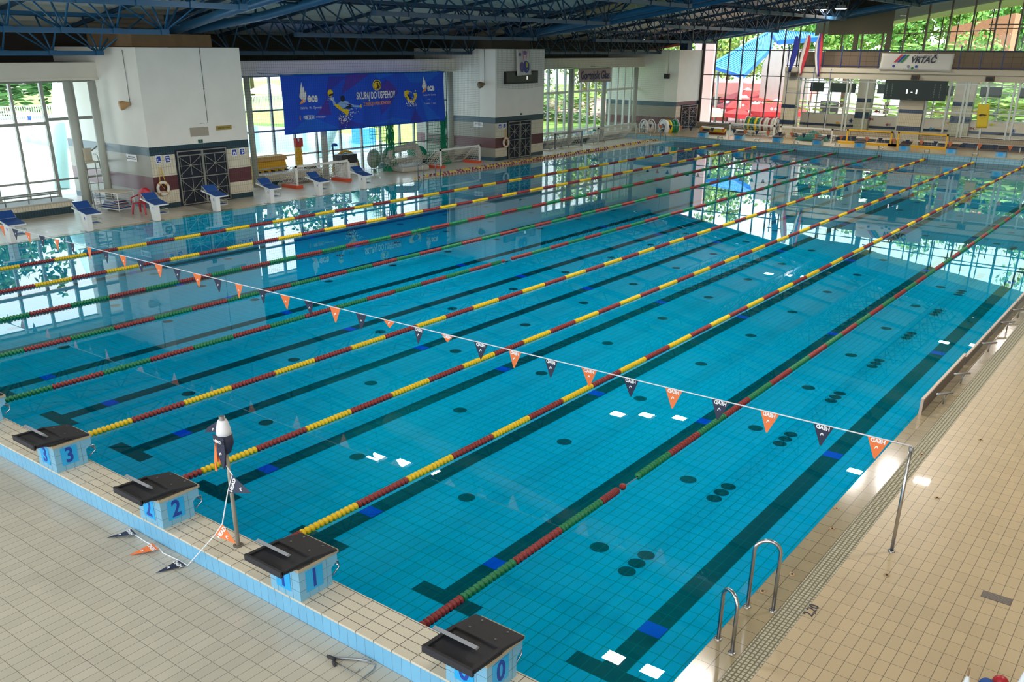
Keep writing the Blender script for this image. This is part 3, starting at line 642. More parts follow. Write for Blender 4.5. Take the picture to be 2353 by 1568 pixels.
# red chair
t=thing('plastic_chair','red plastic garden chair standing against the nearest tower','chair',(-27.62,12.72,0),.5)
b=MB()
n=9; V=[]
for i in range(n):
    for j in range(n):
        u=-1+2*i/(n-1); v=j/(n-1); wd=.24*math.sqrt(max(.05,1-max(0,(v-.55)/.45)**2*.92)); V.append((u*wd,.0+.10*v+.05*u*u,.40+.48*v))
F=[(i*n+j,(i+1)*n+j,(i+1)*n+j+1,i*n+j+1) for i in range(n-1) for j in range(n-1)]
b.add(V,F,0,True); bo=obj('backrest',b,[m_plast_red],t); so2=bo.modifiers.new('s','SOLIDIFY'); so2.thickness=.02
obj('seat',MB().prism([(-.23,-.42,.38),(.23,-.42,.38),(.21,.03,.36),(-.21,.03,.36)],(0,0,.03)),[m_plast_red],t,bevel=.02)
for sx in (-1,1):
    obj('armrest',MB().tube([(sx*.24,.06,.62),(sx*.29,-.1,.60),(sx*.29,-.36,.57),(sx*.27,-.42,.4)],.022,8),[m_plast_red],t)
    for y0,y1 in ((-.40,-.46),(.02,.10)): obj('leg',MB().bar((sx*.21,y0,.38),(sx*.26,y1,0),.06,.04),[m_plast_red],t)
# towel cart
t=thing('wire_trolley','white wire trolley with striped mats beside the nearest tower','trolley',(-28.95,12.35,0),.15)
f=MB()
for x in (-.6,.6):
    for y in (-.35,.35): f.tube([(x,y,.03),(x,y,.68)],.018,6)
for z in (.1,.68):
    f.tube([(-.6,-.35,z),(.6,-.35,z),(.6,.35,z),(-.6,.35,z)],.016,6,closed=True)
for k in range(1,7): 
    z=.1+k*.083; f.tube([(-.6,-.35,z),(.6,-.35,z),(.6,.35,z),(-.6,.35,z)],.005,4,closed=True)
obj('frame',f,[m_white],t); obj('top',MB().box(-.62,.62,-.37,.37,.68,.70),[m_cream],t)
mc=[m_bluepad,mat('towel_brown','8A5A4A',.9),mat('towel_pale','B9CBD8',.9)]
for k in range(9):
    a=random.uniform(-.25,.25); z=.11+k*.03; p=MB(); L=.5-.03*k; p.prism([(-L,-.25,z),(L,-.25,z+.03*(k%2)),(L,.25,z+.02),(-L,.25,z)],(0,0,.022)); o=tag(obj('folded_mat',p,[mc[k%3]],loc=(-28.95,12.35,0),rot=(0,0,.15+a*.4)),'striped blue and brown folded mat in the wire trolley','mat','folded mats in the wire trolley')
# lifebuoys
def buoy(label,loc,rope):
    t=thing('lifebuoy',label,'lifebuoy',loc); pts=[(0,.22*math.cos(a),.22*math.sin(a)) for a in [2*PI*k/24 for k in range(24)]]
    obj('ring',MB().tube(pts,.055,10,closed=True),[mat('lifebuoy_white','D8D2C4',.6)],t)
    for a in (.8,2.3,3.9,5.4):
        b=MB(); b.tube([(0,.22*math.cos(a+d),.22*math.sin(a+d)) for d in (-.12,0,.12)],.058,10); obj('band',b,[mat('lifebuoy_band','C98A4A',.6)],t)
    obj('hanging_rope',MB().tube([(-.05,-.02,.75),(0,-.08,.45),(0,-.1,.2),(0,.05,-.02),(0,.12,.2),(-.05,.05,.72)],.012,6),[rope],t)
buoy('white lifebuoy with yellow rope hung on the nearest tower',(-27.73,13.62,.76),m_oyel); buoy('white lifebuoy on the middle tower left of its gate',(-27.73,34.45,.92),m_oyel)
# gates in the towers
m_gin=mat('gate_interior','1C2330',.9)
def gate(y0,y1,z0,z1,n):
    x=-27.8; w=(y1-y0)/2
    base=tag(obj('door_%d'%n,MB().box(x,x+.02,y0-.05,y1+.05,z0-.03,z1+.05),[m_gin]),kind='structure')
    for k in range(2):
        a=y0+k*w; b=a+w; f=MB(); X=x+.06
        for yy in (a+.02,b-.02): f.box(X-.02,X+.02,yy-.02,yy+.02,z0,z1)
        h=(z1-z0)/2
        for zz in (z0+.02,z0+h,z1-.02,z1-.18): f.box(X-.018,X+.018,a,b,zz-.018,zz+.018)
        for q in range(2):
            c0=z0+q*h+.1; c1=z0+(q+1)*h-(.2 if q else .05); ym=(a+b)/2; zm=(c0+c1)/2
            f.bar((X,a+.04,c0),(X,b-.04,c1),.02); f.bar((X,a+.04,c1),(X,b-.04,c0),.02); f.bar((X,a+.04,zm),(X,b-.04,zm),.02); f.bar((X,ym,c0),(X,ym,c1),.02)
            for yy in (a+.12,b-.12): f.bar((X,yy,c0-.05),(X,yy,c1+.05),.012)
            f.lathe([(.05,-.02),(.05,.02)],10,0,(X,ym,zm),'x')
        obj('gate_leaf',f,[mat('gate_grey','8F8F88',.4,.4)],base)
gate(14.37,16.55,.04,2.02,1); gate(34.69,36.75,.05,1.97,2); gate(54.8,57.15,.36,1.96,3)
# signs on towers
def sign(nm,label,px0,py0,px1,py1,X,m,pic=None):
    a=atX(px0,py0,X); b=atX(px1,py1,X); o=MB(); o.box(X,X+.015,a.y,b.y,min(a.z,b.z),max(a.z,b.z)); s=obj(nm,o,[m]); tag(s,label,'sign')
    if pic:
        q=MB(); cy=(a.y+b.y)/2; cz=(a.z+b.z)/2; w=(b.y-a.y)*.8/2; h=abs(a.z-b.z)*.8/2; q.box(X+.015,X+.018,cy-w,cy+w,cz-h,cz+h); p1=obj('picture',q,[m_txt],s)
        r=MB()
        for (u0,v0,u1,v1) in pic: r.box(X+.018,X+.021,cy+u0*w,cy+u1*w,cz+v0*h,cz+v1*h)
        obj('symbol',r,[m_wt],p1)
    return s
pics=[[(-.9,-.6,-.3,-.4),(-.6,-.2,-.2,0),(-.9,.1,-.5,.3),(-.1,-.8,.8,-.6),(-.9,.6,-.6,.8)],[(-.8,.4,.8,.55),(-.8,-.6,.8,-.4),(-.5,-.2,0,.1),(.1,-.3,.5,0)],[(-.6,-.8,-.3,.2),(-.3,-.1,.4,.2),(.2,-.8,.5,0),(-.2,.3,.1,.7)],[(-.7,.2,.6,.4),(-.2,-.8,.1,.2),(.1,-.4,.6,-.2),(-.1,.5,.2,.8)]]
sign('pool_rules_sign','small blue square sign left of the nearest gate, checker pattern',356,358,371,375,-27.79,m_wt,pics[0]); sign('pool_rules_sign','small blue swimming sign just left of the nearest gate',377,357,392,374,-27.79,m_wt,pics[1])
sign('pool_rules_sign','small blue sign right of the nearest gate, left of two',531,343,545,358,-27.79,m_wt,pics[2]); sign('pool_rules_sign','small blue sign at the right edge of the nearest tower',549,341,563,356,-27.79,m_wt,pics[3])
sign('pool_rules_sign','small blue sign near the left corner of the middle tower',1144.5,285,1152,296,-27.79,m_wt,pics[2]); sign('pool_rules_sign','small blue sign closest to the middle gate',1155,284,1162,295,-27.79,m_wt,pics[0])
s=sign('exit_sign','tiny green exit sign above the nearest gate',455,321,466,328,-27.79,mat('exit_green','1E4A3A',.5)); text('print','EXIT' if False else '<-',.05,(-27.77,(atX(460,324,-27.8)).y,atX(460,324,-27.8).z),(0,1,0),(0,0,1),m_wt,s)
s=sign('exit_sign','tiny green exit sign above the middle gate',1195,260,1200,264,-27.79,mat('exit_green','1E4A3A',.5))
s=sign('name_plate','narrow brass name plate high on the nearest tower',496,290,532,297,-27.79,mat('brass_plate','A08A3E',.5)); c=(atX(496,290,-27.8)+atX(532,297,-27.8))/2; text('print','BALKON 1 VODA',.07,(-27.77,c.y,c.z),(0,1,0),(0,0,1),m_dk,s)
s=sign('strip_sign','grey tube lamp plate above the nearest gate',436,294,480,311,-27.79,mat('plate_grey','A59C8C',.8))
for (l,x0,y0,w) in (('white two-line notice on the shaded side of the nearest tower',262,355,.66),('white two-line notice on the left side of the middle tower',1085,280,.62)):
    yy=13.29 if x0<500 else 33.59
    a=atY(291 if x0<500 else 1089,355 if x0<500 else 281,yy); b=MB(); b.box(a.x,a.x+w,yy-.012,yy,a.z-.22,a.z+.02); s=tag(obj('notice',b,[m_wt]),l,'sign')
    text('print','PREPOVEDANO\nSKAKATI NA GLAVO',.065,(a.x+w/2,yy-.015,a.z-.10),(1,0,0),(0,0,1),m_dk,s)
# wall lamps on the tower sides
def wlamp(label,loc,m,k=1):
    t=thing('wall_speaker',label,'loudspeaker',loc); 
    if k: obj('horn',MB().lathe([(.05,0),(.09,.1),(.15,.22),(.16,.36),(.12,.38)],14,0,(0,0,0),'y'),[m],t,rot=(PI+.2,0,-.3)); obj('horn_foot',MB().tube([(0,0,.0),(.0,.12,-.04)],.03,8),[m_steel],t)
    else: obj('cabinet',MB().box(-.17,.17,-.26,0,-.16,.16),[m],t,bevel=.02); obj('grille',MB().box(-.14,.14,-.265,-.26,-.13,.13),[m_black],t)
    obj('conduit',MB().tube([(0,.0,.05),(.0,.0,.9),(-.02,.0,1.8)],.012,6),[m_steel],t)
wlamp('tan horn loudspeaker on the shaded side of the nearest tower',(-28.55,13.27,3.72),mat('horn_tan','B08A5A',.5)); wlamp('olive horn loudspeaker on the left side of the middle tower',(-28.5,33.57,3.9),mat('horn_olive','6E5A34',.5)); wlamp('dark square loudspeaker on the left side of the furthest tower',(-28.6,53.97,3.9),m_dark,0)
# electronic board and poster on middle tower
t=thing('display_board','black electronic display on the middle tower under a hanging poster','display',(-27.79,35.76,4.2)); obj('case',MB().box(0,.12,-1.46,1.46,-.31,.31),[m_black],t); obj('screen',MB().box(.12,.125,-1.38,1.38,-.25,.25),[mat('screen_dark','1E2220',.3)],t); obj('digit',MB().box(.125,.13,.42,.47,-.12,.05),[mat('digit_lit','DDE6DD',.4,emit=1)],t)
def cloth(Pf,nu,nv,m,name,parent=None,th=.004):
    b=MB(); b.add([Pf(i/nu,j/nv,0) for i in range(nu+1) for j in range(nv+1)],[(i*(nv+1)+j,(i+1)*(nv+1)+j,(i+1)*(nv+1)+j+1,i*(nv+1)+j+1) for i in range(nu) for j in range(nv)],0,True)
    o=obj(name,b,m if isinstance(m,list) else [m],parent); s=o.modifiers.new('s','SOLIDIFY'); s.thickness=th; s.offset=-1; return o
def art(Pf,pts,m,name,parent,off=.012,sub=1):
    b=MB()
    for poly in pts: b.add([Pf(u,v,off) for u,v in poly],[tuple(range(len(poly)))])
    return obj(name,b,[m],parent)
def arttext(Pf,body,cu,cv,hu,W,H,m,parent,bold=0,shear=0,sx=1,sp=1.0,off=.014):
    """cu,cv centre in uv; hu letter size in metres; W,H size of the cloth"""
    v,f=txt2d(body,hu,bold,0,sp); b=MB(); b.add([Pf(cu+(x*sx+y*shear)/W,cv-y/H,off) for x,y,z in v],f); return obj('print',b,[m],parent)
t=thing('poster','hanging white poster with purple and yellow figures on the middle tower','poster',(0,0,0))
pp=[Vector((-27.62,35.15,5.6)),Vector((-27.62,36.3,5.6)),Vector((-27.60,36.5,4.32)),Vector((-27.60,35.22,4.28))]
def PQ(u,v,o): p=(pp[0]*(1-u)+pp[1]*u)*(1-v)+(pp[3]*(1-u)+pp[2]*u)*v; return p+Vector((o+.02*math.sin(u*9),0,0))
cloth(PQ,8,8,mat('poster_white','C9C6BC',.8),'sheet',t)
def ell(cu,cv,ru,rv,n=18,a0=0): return [(cu+ru*math.cos(2*PI*k/n+a0),cv+rv*math.sin(2*PI*k/n+a0)) for k in range(n)]
m_pur=mat('poster_purple','6A5A86',.8); art(PQ,[ell(.35,.68,.18,.2),ell(.22,.2,.1,.07),ell(.62,.14,.14,.08)],m_pur,'purple_figure',t,.03); art(PQ,[ell(.65,.68,.2,.24),ell(.78,.6,.08,.1)],mat('poster_blue','3E4A86',.8),'blue_figure',t,.034); art(PQ,[ell(.65,.6,.12,.12),ell(.62,.8,.1,.05)],mat('poster_olive','B7A83E',.8),'yellow_figure',t,.038); art(PQ,[[(.45,.05),(.5,.05),(.55,.4),(.48,.45)],[(.78,.02),(.84,.02),(.7,.4),(.64,.4)]],mat('poster_pink','C98A9A',.8),'pink_stripe',t,.036)
t=thing('wall_conduit','thin dark conduit running down the front of the nearest tower','pipe',(-27.79,15.9,2.95)); obj('pipe',MB().tube([(0,-.35,.0),(0,-.0,.0),(0,.0,2.65)],.008,5),[m_dark],t); obj('clip',MB().box(-.01,.02,-.02,.02,1.2,1.23),[m_dark],t)
# ================================================================== BIG BLUE BANNER
BW,BH=10.38,2.36
def bot(u): return 2.13+.06*u-.10*math.sin(PI*u)*(1-u)*0
def BP(u,v,o):
    y=20.47+BW*u; zt=4.55-.02*math.sin(u*40)*.5; zb=2.14+.05*u; z=zt*(1-v)+zb*v
    f=.07*math.sin(u*34+1.5*math.sin(v*3+u*7))*(.25+v)*.8+.03*math.sin(u*80+v*5)*(v*.6+.2)
    return Vector((-28.95+f*.8+o,y,z))
m_bn=mat('banner_blue','1450D6',.75); t=thing('sponsor_banner','large blue sponsor banner reading SKUPAJ DO USPEHOV hung in front of the windows','banner',(0,0,0)); sh=cloth(BP,150,16,m_bn,'cloth',t); obj('hanging_cord',MB().tube([(-28.95,20.4,4.56),(-28.95,30.9,4.54)],.012,6).tube([(-28.95,20.5,4.56),(-30.46,20.5,4.6)],.01,5).tube([(-28.95,30.8,4.54),(-30.46,30.8,4.6)],.01,5),[m_netG],t)
m_bn2=mat('banner_indigo','3338B4',.75); m_bn3=mat('banner_purple','4A34A8',.75); m_bn4=mat('banner_azure','1263DA',.75)
def sub(poly,off=.006): return poly
def gridpoly(pts,n=24):
    """cut a polygon into vertical slices so that it follows the folds"""
    us=[p[0] for p in pts]; u0,u1=min(us),max(us); n=max(2,int((u1-u0)*150)); out=[]
    def span(u):
        vs=[]
        for i in range(len(pts)):
            a,b=pts[i],pts[(i+1)%len(pts)]
            if (a[0]-u)*(b[0]-u)<=0 and abs(a[0]-b[0])>1e-9: vs.append(a[1]+(b[1]-a[1])*(u-a[0])/(b[0]-a[0]))
        return (min(vs),max(vs)) if vs else None
    for k in range(n):
        a=u0+(u1-u0)*(k+.001)/n; b=u0+(u1-u0)*(k+.999)/n; sa,sb=span(a),span(b)
        if sa and sb:
            q=4
            for j in range(q):
                f0,f1=j/q,(j+1)/q; L=lambda s,f:s[0]*(1-f)+s[1]*f
                out.append([(a,L(sa,f0)),(b,L(sb,f0)),(b,L(sb,f1)),(a,L(sa,f1))])
    return out
for m,off,polys in ((m_bn2,.008,[[(.26,.05),(.36,.05),(.22,.42),(.19,.65),(.24,.3)],[(.55,.30),(.60,.12),(.68,.38),(.56,.8),(.60,.42)],[(.30,.75),(.45,.95),(.30,.97)],[(.74,.98),(.79,.72),(.84,.98)]]),(m_bn3,.010,[[(.40,.02),(.50,.02),(.33,.36),(.36,.02)],[(.58,.28),(.615,.14),(.68,.36),(.60,.4)],[(.18,.7),(.24,.4),(.26,.72)]]),(m_bn4,.008,[[(.02,.97),(.15,.72),(.30,.97)],[(.52,.02),(.66,.02),(.56,.12)],[(.72,.02),(.97,.02),(.88,.22),(.76,.2)],[(.83,.5),(.96,.95),(.88,.97)],[(.52,.95),(.64,.85),(.8,.97)]])):
    for p in polys: art(BP,gridpoly(p),m,'facet',t,off)
    pass
m_by=mat('banner_yellow','F2D21A',.7); m_bo=mat('banner_orange','F0A060',.7); m_bk=mat('banner_black','14183A',.7); m_bl=mat('banner_lightblue','8FB8F0',.7)
arttext(BP,'SKUPAJ DO USPEHOV',.535,.415,.42,BW,BH,m_wt,t,bold=.012,sx=.62); arttext(BP,'Z ENERGIJO PRIHODNOSTI!',.537,.565,.22,BW,BH,m_bo,t,bold=.004,sx=.66)
for cu,cv,s in ((.155,.40,1.0),(.895,.32,.85)):
    arttext(BP,'ece',cu+.006,cv,.50*s,BW,BH,m_wt,t,bold=.02,sx=.8)
    for k in range(3):
        d=k*.011*s; art(BP,[[(cu-.062*s+d*.6,cv-.02+k*.03),(cu-.047*s+d,cv-.27*s+k*.07),(cu-.036*s+d*.5,cv-.1*s+k*.04),(cu-.040*s+d*.3,cv+.06*s+k*.01)]],m_wt,'feather',t,.016+k*.001)
    art(BP,[[(cu-.06*s,cv+.08*s),(cu-.036*s,cv-.02*s),(cu-.03*s,cv+.05*s),(cu-.045*s,cv+.09*s),(cu-.062*s,cv+.11*s)]],m_bo,'feather_tip',t,.02)
arttext(BP,'Elektrika   Plin   Ogrevanje',.152,.57,.13,BW,BH,m_wt,t,sx=.8); arttext(BP,'080 22 04',.14,.735,.17,BW,BH,m_wt,t,bold=.004,sx=.8); arttext(BP,'www.ece.si',.20,.735,.13,BW,BH,m_wt,t,sx=.8)
ring=[(.14+.032*c,.735+.042*s) for c,s in [(max(-1,min(1,1.25*math.cos(a))),math.sin(a)) for a in [2*PI*k/24 for k in range(24)]]]; rin=[(.14+(u-.14)*.92,.735+(v-.735)*.84) for u,v in ring]
art(BP,[[ring[k],ring[(k+1)%24],rin[(k+1)%24],rin[k]] for k in range(24)],m_bl,'phone_outline',t,.015); art(BP,[[(.088,.70),(.093,.70),(.091,.735),(.093,.77),(.088,.77),(.086,.735)]],m_bo,'wave_mark',t,.016)
arttext(BP,'Elektrika  Plin  Ogrevanje',.892,.46,.11,BW,BH,m_wt,t,sx=.75); arttext(BP,'za dom',.888,.545,.07,BW,BH,m_wt,t); arttext(BP,'Y vodovod   7  sport',.893,.63,.12,BW,BH,m_wt,t,sx=.75)
art(BP,[ell(.544,.225,.027,.10)],m_by,'emblem',t,.015); art(BP,[ell(.544,.225,.023,.085)],m_bk,'emblem_ring',t,.018); art(BP,[ell(.543,.23,.019,.07)],m_by,'emblem_disc',t,.021); art(BP,[[(.535,.29),(.553,.29),(.556,.25),(.55,.20),(.545,.26)],ell(.546,.20,.006,.02,10)],m_bk,'emblem_figure',t,.024)
# player
art(BP,[ell(.262,.34,.017,.065)],m_by,'ball',t,.015); art(BP,[[(.25,.36),(.28,.34),(.278,.38),(.252,.39)]],m_bk,'ball_stripe',t,.018)
art(BP,[[(.268,.42),(.278,.41),(.288,.53),(.30,.55),(.275,.56)],[(.30,.53),(.335,.45),(.342,.48),(.365,.5),(.372,.56),(.345,.60),(.325,.62)],[(.37,.53),(.40,.57),(.43,.58),(.435,.62),(.40,.61),(.365,.58)]],m_bl,'player_skin',t,.015)
art(BP,[[(.28,.53),(.30,.53),(.33,.62),(.365,.64),(.365,.70),(.355,.76),(.34,.70),(.31,.64),(.285,.58)],[(.425,.60),(.437,.56),(.44,.62)]],m_by,'player_suit',t,.02); art(BP,[ell(.333,.44,.014,.055),[(.335,.53),(.375,.55),(.40,.6),(.365,.62),(.35,.6)]],m_bk,'player_cap',t,.018)
random.seed(3); sp=[]
for cu,cv,n,ru,rv in ((.335,.80,70,.05,.11),(.262,.42,14,.02,.06),(.40,.68,16,.045,.07),(.765,.60,60,.05,.10),(.785,.40,14,.02,.04)):
    for k in range(n):
        u=cu+random.gauss(0,.45)*ru; v=cv+random.gauss(0,.45)*rv; r=random.uniform(.001,.004); sp.append([(u,v-r*4),(u+r,v),(u,v+r*3),(u-r,v)])
art(BP,sp,m_wt,'splash',t,.024)['kind']='stuff'
art(BP,[[(.72,.37),(.74,.35),(.765,.39),(.79,.47),(.775,.56),(.755,.60),(.735,.54),(.72,.46)]],m_by,'water_ball',t,.015); art(BP,[[(.775,.42),(.80,.40),(.805,.47),(.79,.55),(.765,.62),(.76,.6),(.785,.5)]],m_by,'water_ball_panel',t,.017); art(BP,[[(.735,.42),(.75,.44),(.765,.54),(.76,.55),(.743,.47)],[(.725,.44),(.735,.50),(.738,.55),(.728,.5)]],m_bk,'water_ball_seam',t,.019)
# newspaper banner
def GP(u,v,o):
    y=43.2+3.85*u; zt=4.52; zb=3.73-.03*u; z=zt*(1-v)+zb*v; return Vector((-28.95+.03*math.sin(u*22+v*2)*(.3+v)+o,y,z))
t=thing('newspaper_banner','grey banner reading Gorenjski Glas hung before the far window bay','banner',(0,0,0)); cloth(GP,60,6,mat('banner_grey','B0A098',.8),'cloth',t); obj('hanging_cord',MB().tube([(-30.46,43.3,4.6),(-28.95,43.3,4.53),(-28.95,46.9,4.53),(-30.46,46.9,4.6)],.01,5),[m_netG],t); arttext(GP,'Gorenjski Glas',.5,.52,.66,3.85,.79,mat('banner_navy','1C2450',.7),t,bold=.014,sx=.84,off=.03)
# safety nets
for k,(f,l) in enumerate((((17.75,33.5,-28.8,.05,6.3),'fine green safety net hanging behind the big blue banner'),((33.6,38.05,-27.68,3.75,5.75),'fine green safety net draped over the top of the middle tower'),((38.1,53.9,-28.8,.15,6.3),'fine safety net hanging over the far window bay'))):
    a,b,x,z0,z1=f; mb=MB(); s=.11 if k!=2 else .13
    grid_net(mb,lambda u,v:Vector((x+.03*math.sin(u*20)*(1-v)-(.9*max(0,v-.7)/.3 if k!=1 else 0)*.0,a+(b-a)*u,z0+(z1-z0)*v-(.0 if k!=1 else .12*math.sin(PI*u)*(1-v)))),int((b-a)/s),int((z1-z0)/s),.0028)
    tag(obj('safety_net',mb,[m_netg if k<2 else mat('net_grey','7C8478',.9)]),l,'net')
# gathered net bundles
def bundle(label,x,y,z1,r,seed):
    random.seed(seed); t=thing('net_bundle',label,'net',(x,y,0),0,'gathered green nets'); b=MB()
    for k in range(34):
        a=random.uniform(0,6.28); d=random.uniform(0,1)**.7*r*1.3; pts=[(d*math.cos(a)*(1+.8*math.exp(-z*2))+random.uniform(-.05,.05),d*math.sin(a)*(1+1.2*math.exp(-z*2))+random.uniform(-.03,.03),z) for z in [z1*i/8 for i in range(9)]]; b.tube(pts,.02,4)
    obj('strands',b,[m_netG],t); c=MB(); c.lathe([(.34,0),(.42,.06),(.30,.18),(.12,.3)],12); obj('heap',c,[m_netG],t)
    mb=MB(); grid_net(mb,lambda u,v:Vector((.02*math.sin(u*30),-.2-1.1*u,z1*v)),7,int(z1/.16),.012); obj('loose_net',mb,[m_netG],t)
bundle('thick gathered green net hanging left of the grey inflatable goal',-29.35,27.2,2.4,.16,1); bundle('gathered green net hanging behind the second white goal',-29.35,31.2,2.6,.13,2)
tag(obj('net_heap',MB().lathe([(.5,0),(.55,.15),(.35,.38),(.1,.46)],12),[m_netG],loc=(-30.35,30.2,.45)),'low heap of green net on the sill between the gathered nets','net')
# ================================================================== LEFT DECK EQUIPMENT
def goal(label,y0,y1,x,h,fm,netm,depth=.75,base=None,group='water polo goals on the left deck',nr=.008,flip=-1,loc=(0,0,0),zoff=0):
    """goal mouth along y facing +x"""
    t=thing('polo_goal',label,'goal',(x,y0,zoff),0,group); L=y1-y0
    for y in (0,L): obj('post',MB().box(-.04,.04,y-.04,y+.04,0,h),[fm],t)
    obj('crossbar',MB().box(-.04,.04,-.04,L+.04,h-.08,h),[fm],t)
    f=MB()
    for y in (0,L): f.tube([(0,y,h-.04),(flip*.35,y,h-.08),(flip*depth,y,.08),(0,y,.05)],.015,6)
    f.tube([(flip*depth,0,.08),(flip*depth,L,.08)],.015,6); obj('net_frame',f,[fm],t)
    n=MB(); grid_net(n,lambda u,v:Vector((flip*(depth*(1-v)**.8*1.0)-.0+0*u,L*u,max(.03,h*v-.12*math.sin(PI*v)+.03*math.sin(u*20)))),int(L/.11),9,nr)
    for y in (0,L): grid_net(n,lambda u,v:Vector((flip*depth*u*(1-v*.9),y,.04+(h-.1)*v)),5,8,nr)
    obj('net',n,[netm],t)
    if base:
        for y in (-.0,L-.0):
            s=1 if y==0 else -1; obj('float_base',MB().prism([(.05,y-.1*s,0),(-.9,y-.1*s,0),(-.9,y+.28*s,0),(.05,y+.28*s,0)],(0,0,.13)),[base],t)
    return t
m_fo=mat('goal_float_orange','D2512E',.5)
goal('white polo goal with orange floats behind the starting blocks',20.18,23.2,-28.05,.95,m_white,m_netw,1.3,m_fo,nr=.011)
goal('white polo goal with orange floats in front of the middle tower',29.35,32.45,-27.95,.93,m_white,m_netw,1.2,m_fo)
goal('steel goal frame with net standing left in the far bay',40.4,43.3,-28.6,.95,m_steel,m_netw,.9)
goal('steel goal frame with net standing right in the far bay',45.2,50.0,-28.6,1.0,m_alu,m_netw,.9)
# small trestle frames in bay 3
for k,(y,l) in enumerate(((39.6,'low steel trestle at the foot of the middle tower'),(41.6,'steel trestle with green strap in the far bay'),(44.4,'steel trestle left of the lane rope reels'))):
    t=thing('trestle',l,'trestle',(-28.4,y,0),0,'steel trestles in the far bay'); f=MB()
    for s in (0,1.3): f.tube([(0,s,.05),(-.3,s,.85),(-.6,s,.05)],.018,6); f.tube([(0,s,.05),(-.6,s,.05)],.015,6)
    f.tube([(-.3,0,.85),(-.3,1.3,.85)],.018,6); f.tube([(0,0,.05),(0,1.3,.05)],.018,6); obj('frame',f,[m_steel],t); obj('foot_board',MB().box(-.65,.08,-.1,1.4,0,.05),[m_cream],t)
obj('strap',MB().box(-.05,.05,-.1,.1,.85,.95),[m_netG],t)
# inflatable grey goal
m_inf=mat('inflatable_grey','B2B0A6',.5); t=thing('inflatable_goal','grey inflatable polo goal tilted on the left deck','goal',(-28.3,26.7,0),0)
P=lambda px,py,X:atX(px,py,X)-Vector((-28.3,26.7,0))
fr=[P(897,387,-29.3),P(894,348,-29.3),P(955,333,-29.3),P(968,372,-29.3)]
b=MB(); pts=[Vector(q) for q in fr]
r=.17; path=[]
for i in range(4):
    a,c,d=pts[i-1],pts[i],pts[(i+1)%4]; path+=[c+(a-c).normalized()*.25,c+((a-c).normalized()+(d-c).normalized())*.07,c+(d-c).normalized()*.25]
b.tube(path,r,12,closed=True); obj('frame_tube',b,[m_inf],t)
b=MB(); base=[P(897,389,-29.2),P(926,399,-28.2),P(987,378,-28.0),P(968,372,-29.2)]
b.prism([Vector((q.x,q.y,0.0)) for q in base],(0,0,.26)); obj('base_tube',b,[m_inf],t,bevel=.08)
n=MB(); grid_net(n,lambda u,v:(pts[0]*(1-u)+pts[3]*u)*(1-v)+(pts[1]*(1-u)+pts[2]*u)*v+Vector((.1*math.sin(PI*v)+.35*(1-v),0,.12*(1-v))),20,6,.008); obj('net',n,[m_netw],t)
# white bench, yellow boat like boards
t=thing('bench','long white slatted bench behind the starting blocks','bench',(-29.9,21.0,0)); obj('seat',MB().box(-.3,.3,-1.3,2.1,.44,.5),[m_white],t); obj('skirt',MB().box(-.22,.24,-1.2,2.05,.16,.44),[m_tc],t); obj('plinth',MB().box(-.22,.24,-1.2,2.05,0,.16),[m_tn],t)
m_board=mat('board_yellow','D9A516',.6); t=thing('yellow_crate','yellow tilted board rack with tan top against the windows','rack',(-30.4,20.6,0))
b=MB(); b.prism([(-.35,-.9,0),(.25,-.9,0),(-.1,-.9,1.0),(-.35,-.9,1.05)],(0,1.9,0)); obj('body',b,[m_board],t); obj('lid',MB().prism([(-.42,-.95,1.0),(.05,-.95,.93),(-.05,-.95,1.12),(-.42,-.95,1.15)],(0,2.0,0)),[mat('board_tan','C59A50',.6)],t)
b=MB()
for k in range(5): b.box(.0,.30,-.7+k*.38,-.66+k*.38,0,.55); 
obj('rib',b,[m_dark],t); obj('rail',MB().bar((.08,-.9,.62),(.08,1.0,.62),.06,.05),[m_alu],t)
t=thing('spine_board','upright yellow spine board with red head block by the bench','rescue board',(-30.45,22.4,0)); t.scale=(1,1,1.27); b=MB(); b.prism([(-.02,-.18,0),(-.02,.16,0),(-.02,.20,.9),(-.02,.13,1.3),(-.02,-.13,1.3),(-.02,-.20,.9)],(.05,0,0)); obj('board',b,[m_board],t)
b=MB()
for k in range(5):
    for s in (-.15,.12): b.box(.03,.035,s,s+.03,.1+k*.22,.2+k*.22)
obj('hand_slot',b,[mat('slot_pale','E8D890',.6)],t); b=MB(); b.box(-.04,.12,-.2,.2,1.12,1.3); b.box(-.04,.12,-.2,-.08,1.3,1.42); b.box(-.04,.12,.08,.2,1.3,1.42); obj('head_block',b,[mat('head_block_red','C2402E',.7)],t)
t=thing('hose_coil','dark coiled hose lying on the white bench','hose',(-29.85,22.5,.5)); b=MB()
for k in range(3): b.tube([(.2*math.cos(a),.32*math.sin(a),.03+.035*k) for a in [2*PI*j/20 for j in range(20)]],.022,6,closed=True)
obj('coil',b,[m_dark],t)
